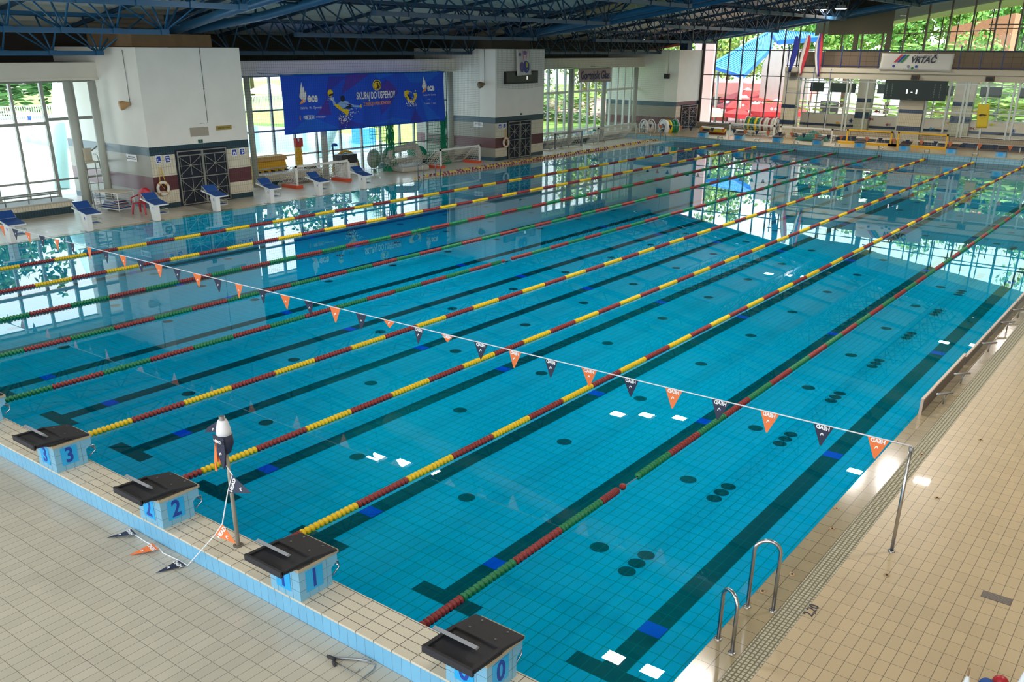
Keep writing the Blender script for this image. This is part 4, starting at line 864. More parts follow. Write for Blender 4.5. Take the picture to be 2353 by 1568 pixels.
# foam arches, folded on a dark box
t=thing('dark_crate','black plastic crate below the foam arches','crate',(-30.2,25.0,.0)); obj('tub',MB().prism([(-.3,-.5,.5),(.3,-.5,.5),(.3,.5,.5),(-.3,.5,.5)],(0,0,.4)),[m_dark],t); obj('stand',MB().box(-.3,.3,-.5,.5,0,.5),[m_white],t)
for k,(m,r,l) in enumerate(((m_board,.85,'big yellow foam arch behind the black crate'),(mat('foam_green','3FA873',.7),.74,'green foam arch nested in the yellow one'),(mat('foam_orange','E08A30',.7),.64,'small orange foam arch nested inside the green one'))):
    tag(obj('foam_arch',MB().tube([(0,r*math.cos(a),r*math.sin(a)*1.05) for a in [PI*j/14 for j in range(15)]],.055,8),[m],loc=(-30.5+.1*k,25.3,.1)),l,'pool toy')
t=thing('shower_head_toy','blue capped black stand beside the foam arches','stand',(-30.3,24.35,0)); obj('pole',MB().tube([(0,0,0),(0,0,1.35)],.03,8),[m_dark],t); obj('cap',MB().lathe([(.14,0),(.15,.05),(.1,.12),(.02,.14)],12),[m_bluepad],t,(0,.12,1.3))
for k,(y,l) in enumerate(((26.3,'left grey round lid leaning on the windows'),(27.3,'right grey round lid leaning on the windows'))):
    t=thing('round_cover',l,'cover',(-29.55,y,.62)); b=MB(); b.lathe([(.02,.12),(.26,.10),(.43,.0),(.45,-.04)],24,0,(0,0,0),'x'); obj('dome',b,[mat('cover_grey','A8A8A0',.5)],t); obj('handle',MB().tube([(.12,0,-.12),(.17,0,0),(.12,0,.12)],.012,6),[m_steel],t); obj('foot',MB().bar((-.05,0,-.5),(0,0,-.62),.1,.1),[m_steel],t)
t=thing('cable_stand','small steel cable stand at the foot of the round covers','stand',(-29.2,27.0,0)); b=MB()
for a in range(5): b.tube([(0,0,.5),(.35*math.cos(a*1.26),.4*math.sin(a*1.26),.02)],.015,6)
b.tube([(0,-.4,.5),(0,.4,.5)],.015,6); obj('legs',b,[m_steel],t); obj('drum',MB().lathe([(.18,-.2),(.18,-.18),(.08,-.17),(.08,.17),(.18,.18),(.18,.2)],14,0,(0,0,.5),'y'),[m_alu],t)
# sill between bays
mb=MB(); mb.box(-30.6,-29.9,27.6,33.6,0,.24,0); mb.box(-30.6,-29.9,27.6,33.6,.24,.44,1); mb.box(-30.6,-29.9,38.0,54,0,.24,0); mb.box(-30.6,-29.9,38.0,54,.24,.40,1); struct('wall_left',mb,m_par)
# heater rails along parapet
t=thing('heating_pipe','long twin steel heating pipes along the left parapet','radiator',(-29.75,0,0)); b=MB()
for z in (.62,.74,.80): b.tube([(0,-5,z),(0,10.8,z)],.028,8)
obj('pipe',b,[m_alu],t); b=MB()
for k in range(20): b.tube([(0,-4.8+.8*k,.468),(0,-4.8+.8*k,.8)],.02,6)
obj('bracket',b,[m_steel],t)
# bead ropes lying on the deck
def beads(label,pts,n,c1,c2,r=.045):
    t=thing('spare_lane_rope',label,'lane rope',(0,0,0),0,'spare lane ropes on the left deck'); V=[Vector(p) for p in pts]
    L=[0]
    for a,b in zip(V,V[1:]): L.append(L[-1]+(b-a).length)
    def at(s):
        for i in range(len(V)-1):
            if s<=L[i+1]: f=(s-L[i])/(L[i+1]-L[i]); return V[i]*(1-f)+V[i+1]*f
        return V[-1]
    obj('cord',MB().tube([(v.x,v.y,.03) for v in V],.01,5),[m_rope],t); bm=[MB().lathe([(.01,-.04),(r,-.03),(r,.03),(.01,.04)],8,0,(0,0,0),'y').mesh('float',m) for m in (c1,c2)]
    for k in range(n):
        p=at(L[-1]*(k+.5)/n); obj('float',bm[(k//2)%2 if k%7 else 1],None,t,(p.x+random.uniform(-.02,.02),p.y,r))
beads('longest spare rope of red and yellow floats on the left deck edge',[(-26.35,25.6,0),(-26.45,31,0),(-26.6,38,0),(-26.6,44,0),(-26.9,51,0)],95,m_red,m_yel)
beads('second spare rope of red and yellow floats, furthest from the water',[(-26.5,26.4,0),(-26.75,32,0),(-26.85,38,0),(-26.9,44,0),(-27.2,50.5,0)],95,m_yel,m_red)
beads('short spare rope of dark red floats closest to the water',[(-26.1,27.3,0),(-26.1,33,0),(-26.2,38,0),(-26.25,42.5,0)],70,m_red,m_red,.04)
# traffic cones and reels
for k in range(4):
    t=thing('traffic_cone','red and white traffic cone outside the far bay, %s from the middle tower'%['first','second','third','fourth'][k],'cone',(-32.0,43.8+.55*k,0),0,'traffic cones'); b=MB(); b.lathe([(.13,.03),(.10,.18),(.07,.32),(.04,.45),(.02,.5)],12); obj('body',b,[m_fo],t); b=MB(); b.lathe([(.107,.16),(.078,.30)],12); obj('band',b,[m_wt],t); obj('foot',MB().box(-.16,.16,-.16,.16,0,.03),[m_fo],t)
def reel(label,loc,rz,r,w,cols,group='lane rope reels'):
    t=thing('rope_reel',label,'reel',loc,rz,group)
    for s in (-w/2,w/2):
        f=MB(); f.tube([(r*math.cos(a),s,r+.12+r*math.sin(a)) for a in [2*PI*k/24 for k in range(24)]],.025,6,closed=True)
        for k in range(4): a=PI*k/4; f.tube([(r*math.cos(a),s,r+.12+r*math.sin(a)),(-r*math.cos(a),s,r+.12-r*math.sin(a))],.014,6)
        obj('wheel',f,[m_wt],t)
    g=MB()
    for s in (-w/2-.1,w/2+.1): g.tube([(-r*.7,s,.03),(0,s,r+.12),(r*.7,s,.03)],.025,6)
    for s in (-r*.7,r*.7): g.tube([(s,-w/2-.1,.03),(s,w/2+.1,.03)],.025,6)
    g.tube([(0,-w/2-.1,r+.12),(0,w/2+.1,r+.12)],.03,8); obj('stand',g,[m_alu],t)
    n=len(cols)
    for i,c in enumerate(cols):
        y=-w/2+w*(i+.5)/n; rr=r*random.uniform(.82,.95); b=MB()
        b.lathe([(rr*.5,-w/n*.5),(rr*.97,-w/n*.42),(rr,0),(rr*.97,w/n*.42),(rr*.5,w/n*.5)],24,0,(0,y,r+.12),'y'); obj('wound_rope',b,[c],t)
    return t
m_gd=mat('rope_dark_green','1B6B4C',.6); m_mr=mat('rope_maroon','7A2A30',.6); m_pale=mat('rope_pale','C8C2B4',.6)
reel('white spoked reel with green and yellow rope beside the furthest tower',(-27.3,52.2,.0),-.5,.55,1.0,[m_wt,m_yel,m_grn,m_grn])
reel('empty white spoked reel left of the green and yellow one',(-28.3,51.0,.0),-.5,.55,.6,[m_pale])
reel('long reel wound with cream, maroon, yellow and green ropes before the tall windows',(-21.65,54.6,.36),PI/2,.52,2.1,[m_pale,m_pale,m_mr,m_pale,m_pale,m_mr,m_pale,m_gd,m_yel,m_gd,m_gd,m_yel,m_gd])
# ================================================================== FAR END: TALL WINDOWS
FY=57.5
def ztop(X): return 6.32+.156*(X+26.8)
b=MB(); b.box(-27.8,-20.3,FY-.1,FY+.2,.2,.72,0); b.box(-27.8,-20.3,FY-.14,FY-.1,.2,.42,1); b.box(-27.8,-20.3,FY-.15,FY+.2,.70,.76,2)
m_bt=tile('far_wall_buff_tile','A89A80','7A6E5C',0,.12,2,.12,.006,.4,.04); m_nv=tile('far_wall_navy_tile','1F2F4A','4A5868',0,.12,2,.12,.006,.3,.05)
struct('wall_far',b,[m_bt,m_nv,mat('sill_concrete','B5B2A8',.6)])
b=MB()
for k in range(8):
    x=-27.75+.985*k; b.box(x-.035 if k else x-.12,x+.035 if k else x+.12,FY-.07,FY+.05,.76,ztop(x)+.0)
for z in (2.34,3.97,5.6): b.box(-27.8,-20.8,FY-.06,FY+.02,z-.03,z+.03)
p=MB(); p.prism([(-27.8,FY,.76),(-20.3,FY,.76),(-20.3,FY,ztop(-20.3)),(-27.8,FY,ztop(-27.8))],(0,.012,0)); window(b,p,m_umb)
b=MB(); 
def slopebar(mb,x0,x1,z0f,z1f,y0,y1,mi=0): mb.prism([(x0,y0,z0f(x0)),(x1,y0,z0f(x1)),(x1,y0,z1f(x1)),(x0,y0,z1f(x0))],(0,y1-y0,0),mi)
slopebar(b,-34,26,lambda x:ztop(x),lambda x:ztop(x)+.16,FY-.1,FY+.1,0); slopebar(b,-34,26,lambda x:ztop(x)+.16,lambda x:rz(x)+.05,FY-.05,FY+.12,1)
struct('wall_far',b,[mat('fascia_salmon','B5705E',.7),mat('fascia_dark','3A3530',.8)])
t=thing('steel_ledge_rail','thin steel rail fixed under the tall far windows','rail',(-25.4,FY-.3,.62)); obj('bar',MB().tube([(-1.3,0,0),(1.3,0,0)],.03,8),[m_steel],t); obj('bracket',MB().tube([(1.2,0,0),(1.2,.15,-.05)],.03,6),[m_umb],t)
# ================================================================== GALLERY (two storeys) on the right of the far end
GY=54.3; GX=-20.35
m_gw=mat('gallery_plaster','BDB5A0',.8,noise=.03,nscale=1)
b=MB(); b.box(GX,26,GY,FY,4.34,4.62); b.box(GX,26,GY-.02,GY+.25,4.0,4.34); b.box(GX,26,GY-.10,GY,4.36,4.64); struct('wall_far',b,[m_gw])
# pillars of the lower storey
gb=[(.35,.78,1),(.78,1.13,2),(1.13,1.40,3),(1.40,2.15,1),(2.15,2.36,3),(2.36,4.0,0)]
gm=[m_gw,tile('pillar_cream_tile','C8C0A4','8E8670',0,.1,2,.2,.005,.35,.04),tile('pillar_cream_tile2','C4BCA2','8E8670',0,.1,2,.2,.005,.35,.04),m_nv]
for x0,x1,yy in ((GX,-19.45,GY),(-12.95,-11.6,GY-.02)):
    b=MB(); banded(b,x0,x1,yy,yy+.5,gb); struct('wall_far',b,gm)
for x0,x1 in ((-16.6,-15.7),(-10.75,-9.6),(-4,-3)):
    b=MB(); banded(b,x0,x1,57.6,58.1,[(.35,1.5,1),(1.5,1.9,3),(1.9,2.5,1),(2.5,2.75,3),(2.75,4.3,0)]); struct('wall_far',b,gm)
# low wall and front glazing
m_st=[m_gw,m_bt,m_nv]
b=MB(); b.box(-19.45,26,GY+.1,GY+.3,.35,.62,2); b.box(-19.45,26,GY+.1,GY+.3,.62,.95,1); struct('wall_far',b,m_st)
b=MB()
for x in (-19.3,-17.4,-16.3,-16.1,-15.05,-13.0,-11.5,-10.35,-9.5,-9.3,-8.3,-6.95,-6.7,-5.4,-4.2,-2.9,-1.6,-.3,1): b.box(x-.05,x+.05,GY+.08,GY+.2,.9,4.0)
for z in (.95,2.3,3.85): b.box(-19.45,3,GY+.1,GY+.18,z-.03,z+.03)
p=MB(); p.box(-19.45,3,GY+.13,GY+.14,.95,4.0); window(b,p,m_alu)
# corridor: back wall with strip windows, blinds
b=MB(); b.box(GX,26,58.0,58.2,.3,1.05,0); b.box(GX,26,57.98,58.0,.9,1.05,1); b.box(GX,26,58.0,58.2,1.05,1.65,0); b.box(GX,26,58.0,58.2,3.9,4.4,0); struct('wall_far',b,[mat('corridor_cream','D8C8B4',.7),m_nv])
b=MB(); b.box(GX,26,FY-.2,60.5,.25,.36,0); struct('floor',b,[m_deckF])
b=MB()
for k in range(28):
    x=GX+.0+.93*k; b.box(x-.035,x+.035,58.05,58.15,1.65,3.9)
for z in (1.68,2.35,3.3,3.62): b.box(GX,5,58.05,58.15,z-.03,z+.03)
p=MB(); p.box(GX,5,58.09,58.1,1.65,3.9); window(b,p,m_alu)
for k,(x0,x1) in enumerate(((-18.6,-16.9),(-15.5,-13.3),(-11.4,-10.9),(-9.4,-8.2),(-7.3,-5.5),(-19.9,-19.0))):
    tag(obj('roller_blind',MB().box(x0,x1,57.98,58.05,3.05,3.62),[mat('blind_dark','3F4A44',.8)]),'dark roller blind in the corridor windows, %s'%['left of the scoreboard','behind the left end of the scoreboard','right of the middle pillar','left of the yellow banner','right of the yellow banner','at the left end of the corridor'][k],'blind','dark corridor blinds')
m_tube=mat('tube_lamp_glow','F4F2FF',.4,emit=14)
for k,(x0,x1,l) in enumerate(((-19.5,-16.5,'fluorescent tube lamp on the corridor ceiling, furthest left'),(-15.5,-12.5,'fluorescent tube lamp on the corridor ceiling behind the scoreboard'),(-11.3,-8.3,'fluorescent tube lamp on the corridor ceiling right of the scoreboard'),(-7.3,-4.3,'fluorescent tube lamp on the corridor ceiling behind the yellow banner'),(-3,1,'fluorescent tube lamp on the corridor ceiling at the right end'))):
    t=thing('tube_lamp',l,'lamp',(x0,55.4,4.25),0,'corridor tube lamps'); obj('tube',MB().box(0,x1-x0,-.05,.05,-.05,.0),[m_tube],t); obj('housing',MB().box(-.05,x1-x0+.05,-.08,.08,0,.07),[m_white],t)
# stickers on the low corridor wall
def starpoly(cx,cz,r,n=5,ri=.4): return [(cx+(r if k%2==0 else r*ri)*math.cos(PI/2+PI*k/n),57.97,cz+(r if k%2==0 else r*ri)*math.sin(PI/2+PI*k/n)) for k in range(2*n)]
def fish(cx,cz,s): return [(cx-s,57.97,cz),(cx-.3*s,57.97,cz+.5*s),(cx+.5*s,57.97,cz+.1*s),(cx+s,57.97,cz+.5*s),(cx+.8*s,57.97,cz),(cx+s,57.97,cz-.5*s),(cx+.5*s,57.97,cz-.1*s),(cx-.3*s,57.97,cz-.5*s)]
for (px,py,k,c,l) in ((1955,278,0,'2F4F86','blue starfish sticker behind the left yellow goal'),(1925,283,1,'D89A30','orange fish sticker at the left of the corridor wall'),(2001,274,1,'A03A44','dark red seahorse sticker on the corridor wall'),(2040,287,1,'8A4A40','brown crab sticker left of the middle pillar'),(2181,283,1,'D9A020','orange-yellow fish sticker right of the middle pillar'),(2232,295,1,'8A2F44','maroon checked fish sticker beside the yellow banner'),(2328,302,0,'3A5A90','blue starfish sticker at the right end of the corridor'),(2140,296,1,'3A8AA8','teal fish sticker above the second yellow goal'),(2280,287,1,'C8C840','lime fish sticker right of the yellow banner'),(2015,256,1,'B0404A','red fish sticker high on the corridor glass'),(2285,262,1,'4A6AB0','blue fish sticker high on the corridor glass')):
    q=atY(px,py,57.97); b=MB(); b.prism(starpoly(q.x,q.z,.17) if k==0 else fish(q.x,q.z,.17),(0,.03 if q.z<1.65 else .12,0)); tag(obj('sea_sticker',b,[mat('sticker_'+c,c,.6)]),l,'sticker','sea creature stickers')
# scoreboard
t=thing('scoreboard','wide dark green scoreboard with lit digits under the gallery','scoreboard',(-12.2,GY-.25,3.45)); obj('case',MB().box(-1.75,1.75,0,.2,-.55,.56),[mat('scoreboard_green','22302C',.5)],t)
m_dig=mat('digit_lit','DDE6DD',.4,emit=2.0); obj('digit',MB().box(-.46,-.38,-.012,0,-.19,.05),[m_dig],t); obj('digit',MB().box(.08,.16,-.012,0,-.19,.05),[m_dig],t); obj('digit',MB().box(-.2,-.1,-.012,0,-.12,-.08),[m_dig],t)
for xx in (-1.6,-1.3,1.1,1.42):
    text('caption','\n'.join('1234567') if False else '8\n8\n8\n8\n8\n8',.13,(xx,-.006,.0),(1,0,0),(0,0,1),mat('digit_off','7C8A84',.6),t)
text('caption','SEMAFOR',.06,(-.2,-.006,-.5),(1,0,0),(0,0,1),mat('digit_off','7C8A84',.6),t)
# car dealer banner
def VP(u,v,o): x=-14.42+4.05*u; zt=5.50-.03*math.sin(PI*u); zb=4.55-.03*u; return Vector((x+(-.04 if v>.5 else 0)*v,GY-.16-o-.02*math.sin(u*12+v*2),zt*(1-v)+zb*v))
t=thing('dealer_banner','white VRTAC banner with red blue green stripes on the gallery railing','banner',(0,0,0)); cloth(VP,24,6,mat('banner_white','C9C6BC',.8),'cloth',t,.003)
m_vr=mat('print_red','B5303A',.7); m_vb=mat('print_blue','27408A',.7); m_vg=mat('print_green','1F7A46',.7); W,H=4.05,.95
for k,m in enumerate((m_vr,m_vb,m_vg)): art(VP,[[(.19+k*.045,.52),(.275+k*.045,.05),(.31+k*.045,.05),(.225+k*.045,.52)]],m,'stripe',t,.03)
arttext(VP,'VRTAČ',.60,.36,.46,W,H,m_dk,t,bold=.018,shear=.25,sx=.95,off=.03); arttext(VP,'AVTOHIŠA M',.61,.12,.16,W,H,m_dk,t,sx=1.15,off=.03,sp=1.2)
art(VP,[ell(.20,.74,.02,.075),ell(.52,.74,.02,.075)],m_vb,'round_mark',t,.03); art(VP,[ell(.41,.74,.022,.08)],mat('print_grey','7C7C86',.7),'round_mark',t,.03); art(VP,[ell(.47,.84,.02,.08)],m_vg,'round_mark',t,.03); arttext(VP,'SERVIS    PRODAJA    VOZILA',.45,.9,.07,W,H,m_dk,t,off=.03)
# gallery railing
t=thing('gallery_railing','long dark blue railing along the upper gallery','railing',(0,GY,4.62)); b=MB()
m_rail=mat('railing_blue','22386A',.4)
obj('top_rail',MB().tube([(GX,0,1.02),(20,0,1.02)],.03,8),[m_rail],t); obj('lower_rail',MB().tube([(GX,0,.12),(20,0,.12)],.02,6),[m_rail],t)
for k in range(19): obj('post',MB().box(-.025,.025,-.03,.03,-.1,1.02 if k%3 else 1.3),[m_rail],t,(GX+.1+1.13*k,0,0))
g=MB(); grid_net(g,lambda u,v:Vector((GX+20*u,.02,.1+.9*v)),40,3,.006); obj('infill_wire',g,[m_dark],t)
b=MB(); b.box(GX,26,56.4,56.5,4.62,5.55); struct('wall_far',b,[mat('gallery_back_brown','857562',.8)])
# upper glazing
b=MB()
for k in range(25):
    x=-19.3+1.27*k; b.box(x-.045,x+.045,FY-.08,FY+.06,4.6,ztop(x)); 
for k in range(16):
    x=-13.4+.93*k; b.box(x-.03,x+.03,FY+1.5,FY+1.56,5.2,ztop(x)-.8)
b.box(GX,12,FY-.05,FY+.04,6.62,6.72) if False else None
b.box(-9.5,12,FY-.05,FY+.04,7.05,7.12); b.box(-9.5,12,FY-.05,FY+.04,6.85,6.9); b.box(-14.0,12,FY-.05,FY+.04,5.55,5.62)
b.bar((-14.8,FY,6.62),(-9.2,FY,6.78),.05); 
p=MB(); p.prism([(GX,FY,4.6),(12,FY,4.6),(12,FY,ztop(12)),(GX,FY,ztop(GX))],(0,.012,0)); window(b,p,mat('mullion_bronze','6A5A44',.5),m_glassg)
# booth behind glass at the left end of gallery
b=MB(); b.prism([(-18.9,FY-.25,5.2),(-15.6,FY-.25,5.2),(-15.6,FY-.25,ztop(-15.6)),(-18.9,FY-.25,ztop(-18.9))],(0,.05,0),0)
b=MB(); slopebar(b,-18.9,-14.9,lambda x:6.55+.02*(x+18.9),lambda x:ztop(x),FY-.35,FY-.3); slopebar(b,-18.9,-14.9,lambda x:4.62,lambda x:5.62,FY-.35,FY-.3); b.box(-15.2,-14.9,FY-.4,FY-.2,4.62,7.0); b.box(-17.2,-16.95,FY-.4,FY-.2,5.6,6.6); struct('wall_far',b,[mat('booth_olive','6A6450',.8)])
# flags
def hflag(label,x,y,z1,z0,cols,w,seed):
    t=thing('hanging_flag',label,'flag',(x,y,0),0,'flags on the gallery railing'); random.seed(seed); n=len(cols)
    for k,c in enumerate(cols):
        b=MB(); nz=10; V=[];F=[]
        for i in range(nz+1):
            f=i/nz; z=z1+(z0-z1)*f; ww=w*(.35+.65*math.sin(PI*min(1,f*1.1))**.7)+.02; sh=.12*math.sin(f*3+seed)
            for j in range(5):
                u=(k+j/4)/n; V.append((sh+(u-.5)*ww,.04*math.sin(u*14+f*4),z))
        for i in range(nz):
            for j in range(4): F.append((i*5+j,i*5+j+1,(i+1)*5+j+1,(i+1)*5+j))
        b.add(V,F,0,True); o=obj('cloth_stripe',b,[c],t); s=o.modifiers.new('s','SOLIDIFY'); s.thickness=.01
    obj('staff',MB().tube([(-.02,.29,5.60),(-.02,.05,5.60),(-.02,0,z1+.08)],.015,6),[m_steel],t)
hflag('dark blue hanging flag at the left end of the gallery railing',-19.85,GY-.3,6.45,4.35,[mat('flag_blue','2A3590',.8)],.38,1)
hflag('white and red hanging flag second on the gallery railing',-19.1,GY-.3,6.5,4.15,[mat('flag_white','CFC8C0',.8),mat('flag_red','B8323A',.8)],.45,2)
hflag('white blue red hanging flag nearest the big white banner',-18.15,GY-.3,6.6,4.1,[mat('flag_white','CFC8C0',.8),mat('flag_blue2','3A4A9A',.8),mat('flag_red','B8323A',.8)],.45,4)
# speakers below the gallery, yellow banner, antenna frames
for k,(x,l) in enumerate(((-12.32,'brown box loudspeaker under the gallery above the scoreboard'),(-8.27,'brown box loudspeaker under the gallery right of the scoreboard'),(-19.7,'brown box loudspeaker under the left end of the gallery'))):
    t=thing('box_speaker',l,'loudspeaker',(x,GY-.02,4.18),0,'box loudspeakers'); obj('cabinet',MB().box(-.22,.22,-.2,0,-.13,.13),[mat('speaker_brown','6A5236',.7)],t,bevel=.01); obj('grille',MB().box(-.18,.18,-.206,-.2,-.1,.1),[m_dark],t)
def YP(u,v,o):
    a=Vector((-8.68,GY+.07,2.86)); b_=Vector((-8.04,GY+.07,2.90)); c=Vector((-7.95,GY+.07,1.52)); d=Vector((-8.55,GY+.07,1.50)); p=(a*(1-u)+b_*u)*(1-v)+(d*(1-u)+c*u)*v; p.z-=.10*math.sin(PI*u)*(1-v); p.y-=o; return p
t=thing('yellow_banner','narrow yellow banner with a leaping animal mark hanging in the gallery glass','banner',(0,0,0)); cloth(YP,8,10,mat('yellow_cloth','D9C03A',.8),'cloth',t,.003); art(YP,[[(.12,.45),(.35,.40),(.6,.41),(.9,.46),(.7,.47),(.45,.45),(.25,.5)]],m_dk,'animal_mark',t,.03); art(YP,[[(.2,.53),(.75,.53),(.75,.545),(.2,.545)]],m_dk,'print_line',t,.03)
t=thing('backboard_frame','thin blue steel frame hanging below the left end of the gallery','frame',(-19.9,GY-.6,0)); b=MB()
for x in (0,1.65,2.7): b.tube([(x,0,.9 if x else 1.0),(x,0,4.6)],.02,6)
for z in (3.1,4.0): b.tube([(0,0,z),(2.7,0,z)],.018,6)
obj('frame',b,[m_rail],t)
# ================================================================== FAR DECK EQUIPMENT
def fgoal(label,x0,x1,y,h,m,base):
    t=thing('polo_goal',label,'goal',(x0,y,.352),0,'goals on the far deck'); L=x1-x0
    for x in (0,L): obj('post',MB().box(x-.045,x+.045,-.04,.04,0,h),[m],t)
    obj('crossbar',MB().box(-.045,L+.045,-.04,.04,h-.09,h),[m],t); f=MB()
    for x in (0,L): f.tube([(x,0,h-.05),(x,.4,h-.1),(x,.9,.05),(x,0,.05)],.015,6)
    f.tube([(0,.9,.05),(L,.9,.05)],.015,6); obj('net_frame',f,[m_steel],t)
    if base: obj('float_base',MB().box(-.5,L+.4,-.14,.12,0,.12),[base],t)
    n=MB(); grid_net(n,lambda u,v:Vector((L*u,.9*(1-v)**.8,h*v*.95+.02)),14,6,.005); obj('net',n,[m_netw],t)
fgoal('white goal on the far deck before the rope reel',-22.75,-19.75,52.0,.86,m_white,None); fgoal('second white goal on the far deck, right of the reel',-19.3,-16.05,52.0,.84,m_white,None)
fgoal('yellow goal on the far deck, left of two',-15.3,-12.7,52.6,.83,m_oyel,m_oyel); fgoal('yellow goal on the far deck below the scoreboard, right of two',-12.3,-9.6,52.6,.83,m_oyel,m_oyel)
t=thing('rescue_mat','rolled yellow and maroon mat on the far deck','mat',(-24.6,53.2,.36)); obj('roll',MB().tube([(-.8,0,.26),(1.1,-.2,.22)],.17,10),[mat('mat_yellow','C9B030',.7)],t); obj('under_roll',MB().tube([(-.8,0,.12),(1.1,-.2,.1)],.12,10),[m_mr],t); obj('cover',MB().prism([(-.8,-.15,.36),(.9,-.35,.34),(.9,.05,.4),(-.8,.2,.42)],(0,0,.02)),[m_wt],t)
for k,(x,l) in enumerate(((-21.9,'long low bench behind the left white goal'),(-17.5,'long low bench behind the second white goal'),(-13.8,'low bench behind the left yellow goal'),(-10.3,'low bench behind the right yellow goal'),(-7.0,'low bench with dark boards at the right of the far deck'),(-4.2,'low bench at the right end of the far deck'))):
    t=thing('low_bench',l,'bench',(x,53.7,.352),0,'low benches on the far deck'); obj('seat',MB().box(-1.3,1.3,-.2,.2,.26,.31),[m_cream if k<4 else m_dark],t)
    for s in (-1.1,0,1.1): obj('leg',MB().box(s-.03,s+.03,-.18,.18,0,.26),[m_alu],t)
t=thing('green_net_pile','dark green net and tarpaulin heap on the far deck','net',(-17.6,53.2,.352)); obj('heap',MB().lathe([(1.1,0),(1.0,.15),(.5,.3),(.15,.55),(.05,.6)],14),[mat('net_teal','1F5A50',.9)],t)
# ================================================================== OUTDOORS
m_pav=mat('white_paving','E4E4DE',.8); m_pav2=mat('pink_paving','CFA294',.8); m_grass=mat('lawn','8FB04A',.9,noise=.25,nscale=.6)
b=MB(); b.box(-120,-34,-60,36.5,-.4,-.06,0); b.box(-120,-34,36.5,62,-.4,-.06,2); b.box(-34,-33.6,-60,62,-.4,-.06,0); b.box(-60,40,60.5,110,-.4,-.06,1); b.box(-140,-60,62,130,-.4,-.06,2); struct('floor',b,[m_pav,m_pav2,m_grass])
m_opool=mat('outdoor_water','6FB4EE',.15); m_opr=mat('pool_rim','F0F0EC',.6)
t=thing('outdoor_pool','light blue outdoor children pool beyond the middle windows','pool',(-52,31,0)); 
def blob(rx,ry,z,h,n=40): return [(rx*math.cos(2*PI*k/n)*(1+.12*math.sin(3*2*PI*k/n)),ry*math.sin(2*PI*k/n),z) for k in range(n)]
b=MB(); b.prism(blob(14.5,9.5,-.05,0),(0,0,.06)); obj('rim',b,[m_opr],t); b=MB(); b.prism(blob(13.8,8.9,-.02,0),(0,0,.05)); obj('water_sheet',b,[m_opool],t)
t=thing('slide_pool','far light blue outdoor pool with a teal edge','pool',(-62,14,0)); b=MB(); b.prism(blob(9,7,-.04,0),(0,0,.06)); obj('rim',b,[mat('teal_rim','5FC0C0',.5)],t); b=MB(); b.prism(blob(8.6,6.6,-.02,0),(0,0,.05)); obj('water_sheet',b,[m_opool],t)
# white picket fence
for k,(x,y0,y1) in enumerate(((-72,6,34),(-72,34.5,60))):
    t=thing('picket_fence','white steel picket fence across the outdoor pool terrace, '+['left part','right part'][k],'fence',(x,y0,0),0,'white outdoor fences'); b=MB(); n=int((y1-y0)/.18)
    for i in range(n): b.box(-.02,.02,i*.18,i*.18+.05,-.07,1.25)
    obj('pickets',b,[m_white],t); b=MB()
    for z in (.1,1.2): b.box(-.03,.03,0,y1-y0,z,z+.06)
    obj('rail',b,[m_white],t)
# trees
m_leafd=mat('leaf_dark','2F5A22',.8,noise=.3,nscale=1.2); m_leafm=mat('leaf_mid','5E8C3A',.8,noise=.2,nscale=1.2); m_leafl=mat('leaf_light','8CAE54',.8,noise=.2,nscale=1.2); m_trunk=mat('bark','6B5A46',.9)
leafcache={}
def foliage(key,m,seed,n=2600):
    random.seed(seed); b=MB(); cl=[(random.gauss(0,.42),random.gauss(0,.42),random.gauss(0,.38),random.uniform(.18,.4)) for _ in range(34)]
    for k in range(n):
        c=random.choice(cl); d=Vector((random.gauss(0,1),random.gauss(0,1),random.gauss(0,1))).normalized()*c[3]*random.uniform(.7,1); p=Vector((c[0],c[1],c[2]))+d
        a=Vector((random.gauss(0,1),random.gauss(0,1),random.gauss(0,1))).normalized(); e2=a.cross(d).normalized()*.035; a=a*.05; b.add([p-a,p+e2,p+a,p-e2],[(0,1,2,3)])
    return b.mesh('foliage',m)
for i,m in enumerate((m_leafd,m_leafm,m_leafl)): leafcache[i]=foliage('f%d'%i,m,40+i)
def tree(label,x,y,h,r,kind,group='trees outside'):
    t=thing('tree',label,'tree',(x,y,-.06),random.uniform(0,6),group); o=obj('foliage',leafcache[kind],None,t,(0,0,h*.6)); o.scale=(r,r,h*.42)
    obj('trunk',MB().tube([(0,0,0),(.1,.05,h*.3),(0,.1,h*.7)],[.25,.2,.1],8),[m_trunk],t)
random.seed(11)
ts=[]
for k in range(12): ts.append((-84+random.uniform(-4,4),4+6.4*k,random.uniform(11,17),random.uniform(5,7),0,'dark tree behind the white outdoor fence'))
for k in range(8): ts.append((-46-4.5*k+random.uniform(-2,2),62+random.uniform(0,6)+k,random.uniform(6,9),3.6,1 if k%2 else 2,'leafy green tree on the lawn beyond the far bay'))
for k in range(14): ts.append((-50+5.2*k+random.uniform(-1,1),92+random.uniform(-3,6),random.uniform(10,14),4.8,1 if k%2 else 2,'bright green tree beyond the far end windows'))
for k in range(9): ts.append((-17+3.6*k,72+random.uniform(-2,2),random.uniform(6,7.5),3.0,2 if k%2 else 1,'light green shrub tree behind the gallery glass'))
for k,(x,y,h,r,kd,l) in enumerate(ts): tree(l,x,y,h,r,kd,group=l+'s')
t=thing('hedge','long green hedge bordering the lawn outside','hedge',(-44,60,0)); o=obj('foliage',leafcache[1],None,t,(0,0,1.0)); o.scale=(7,2,1.6)
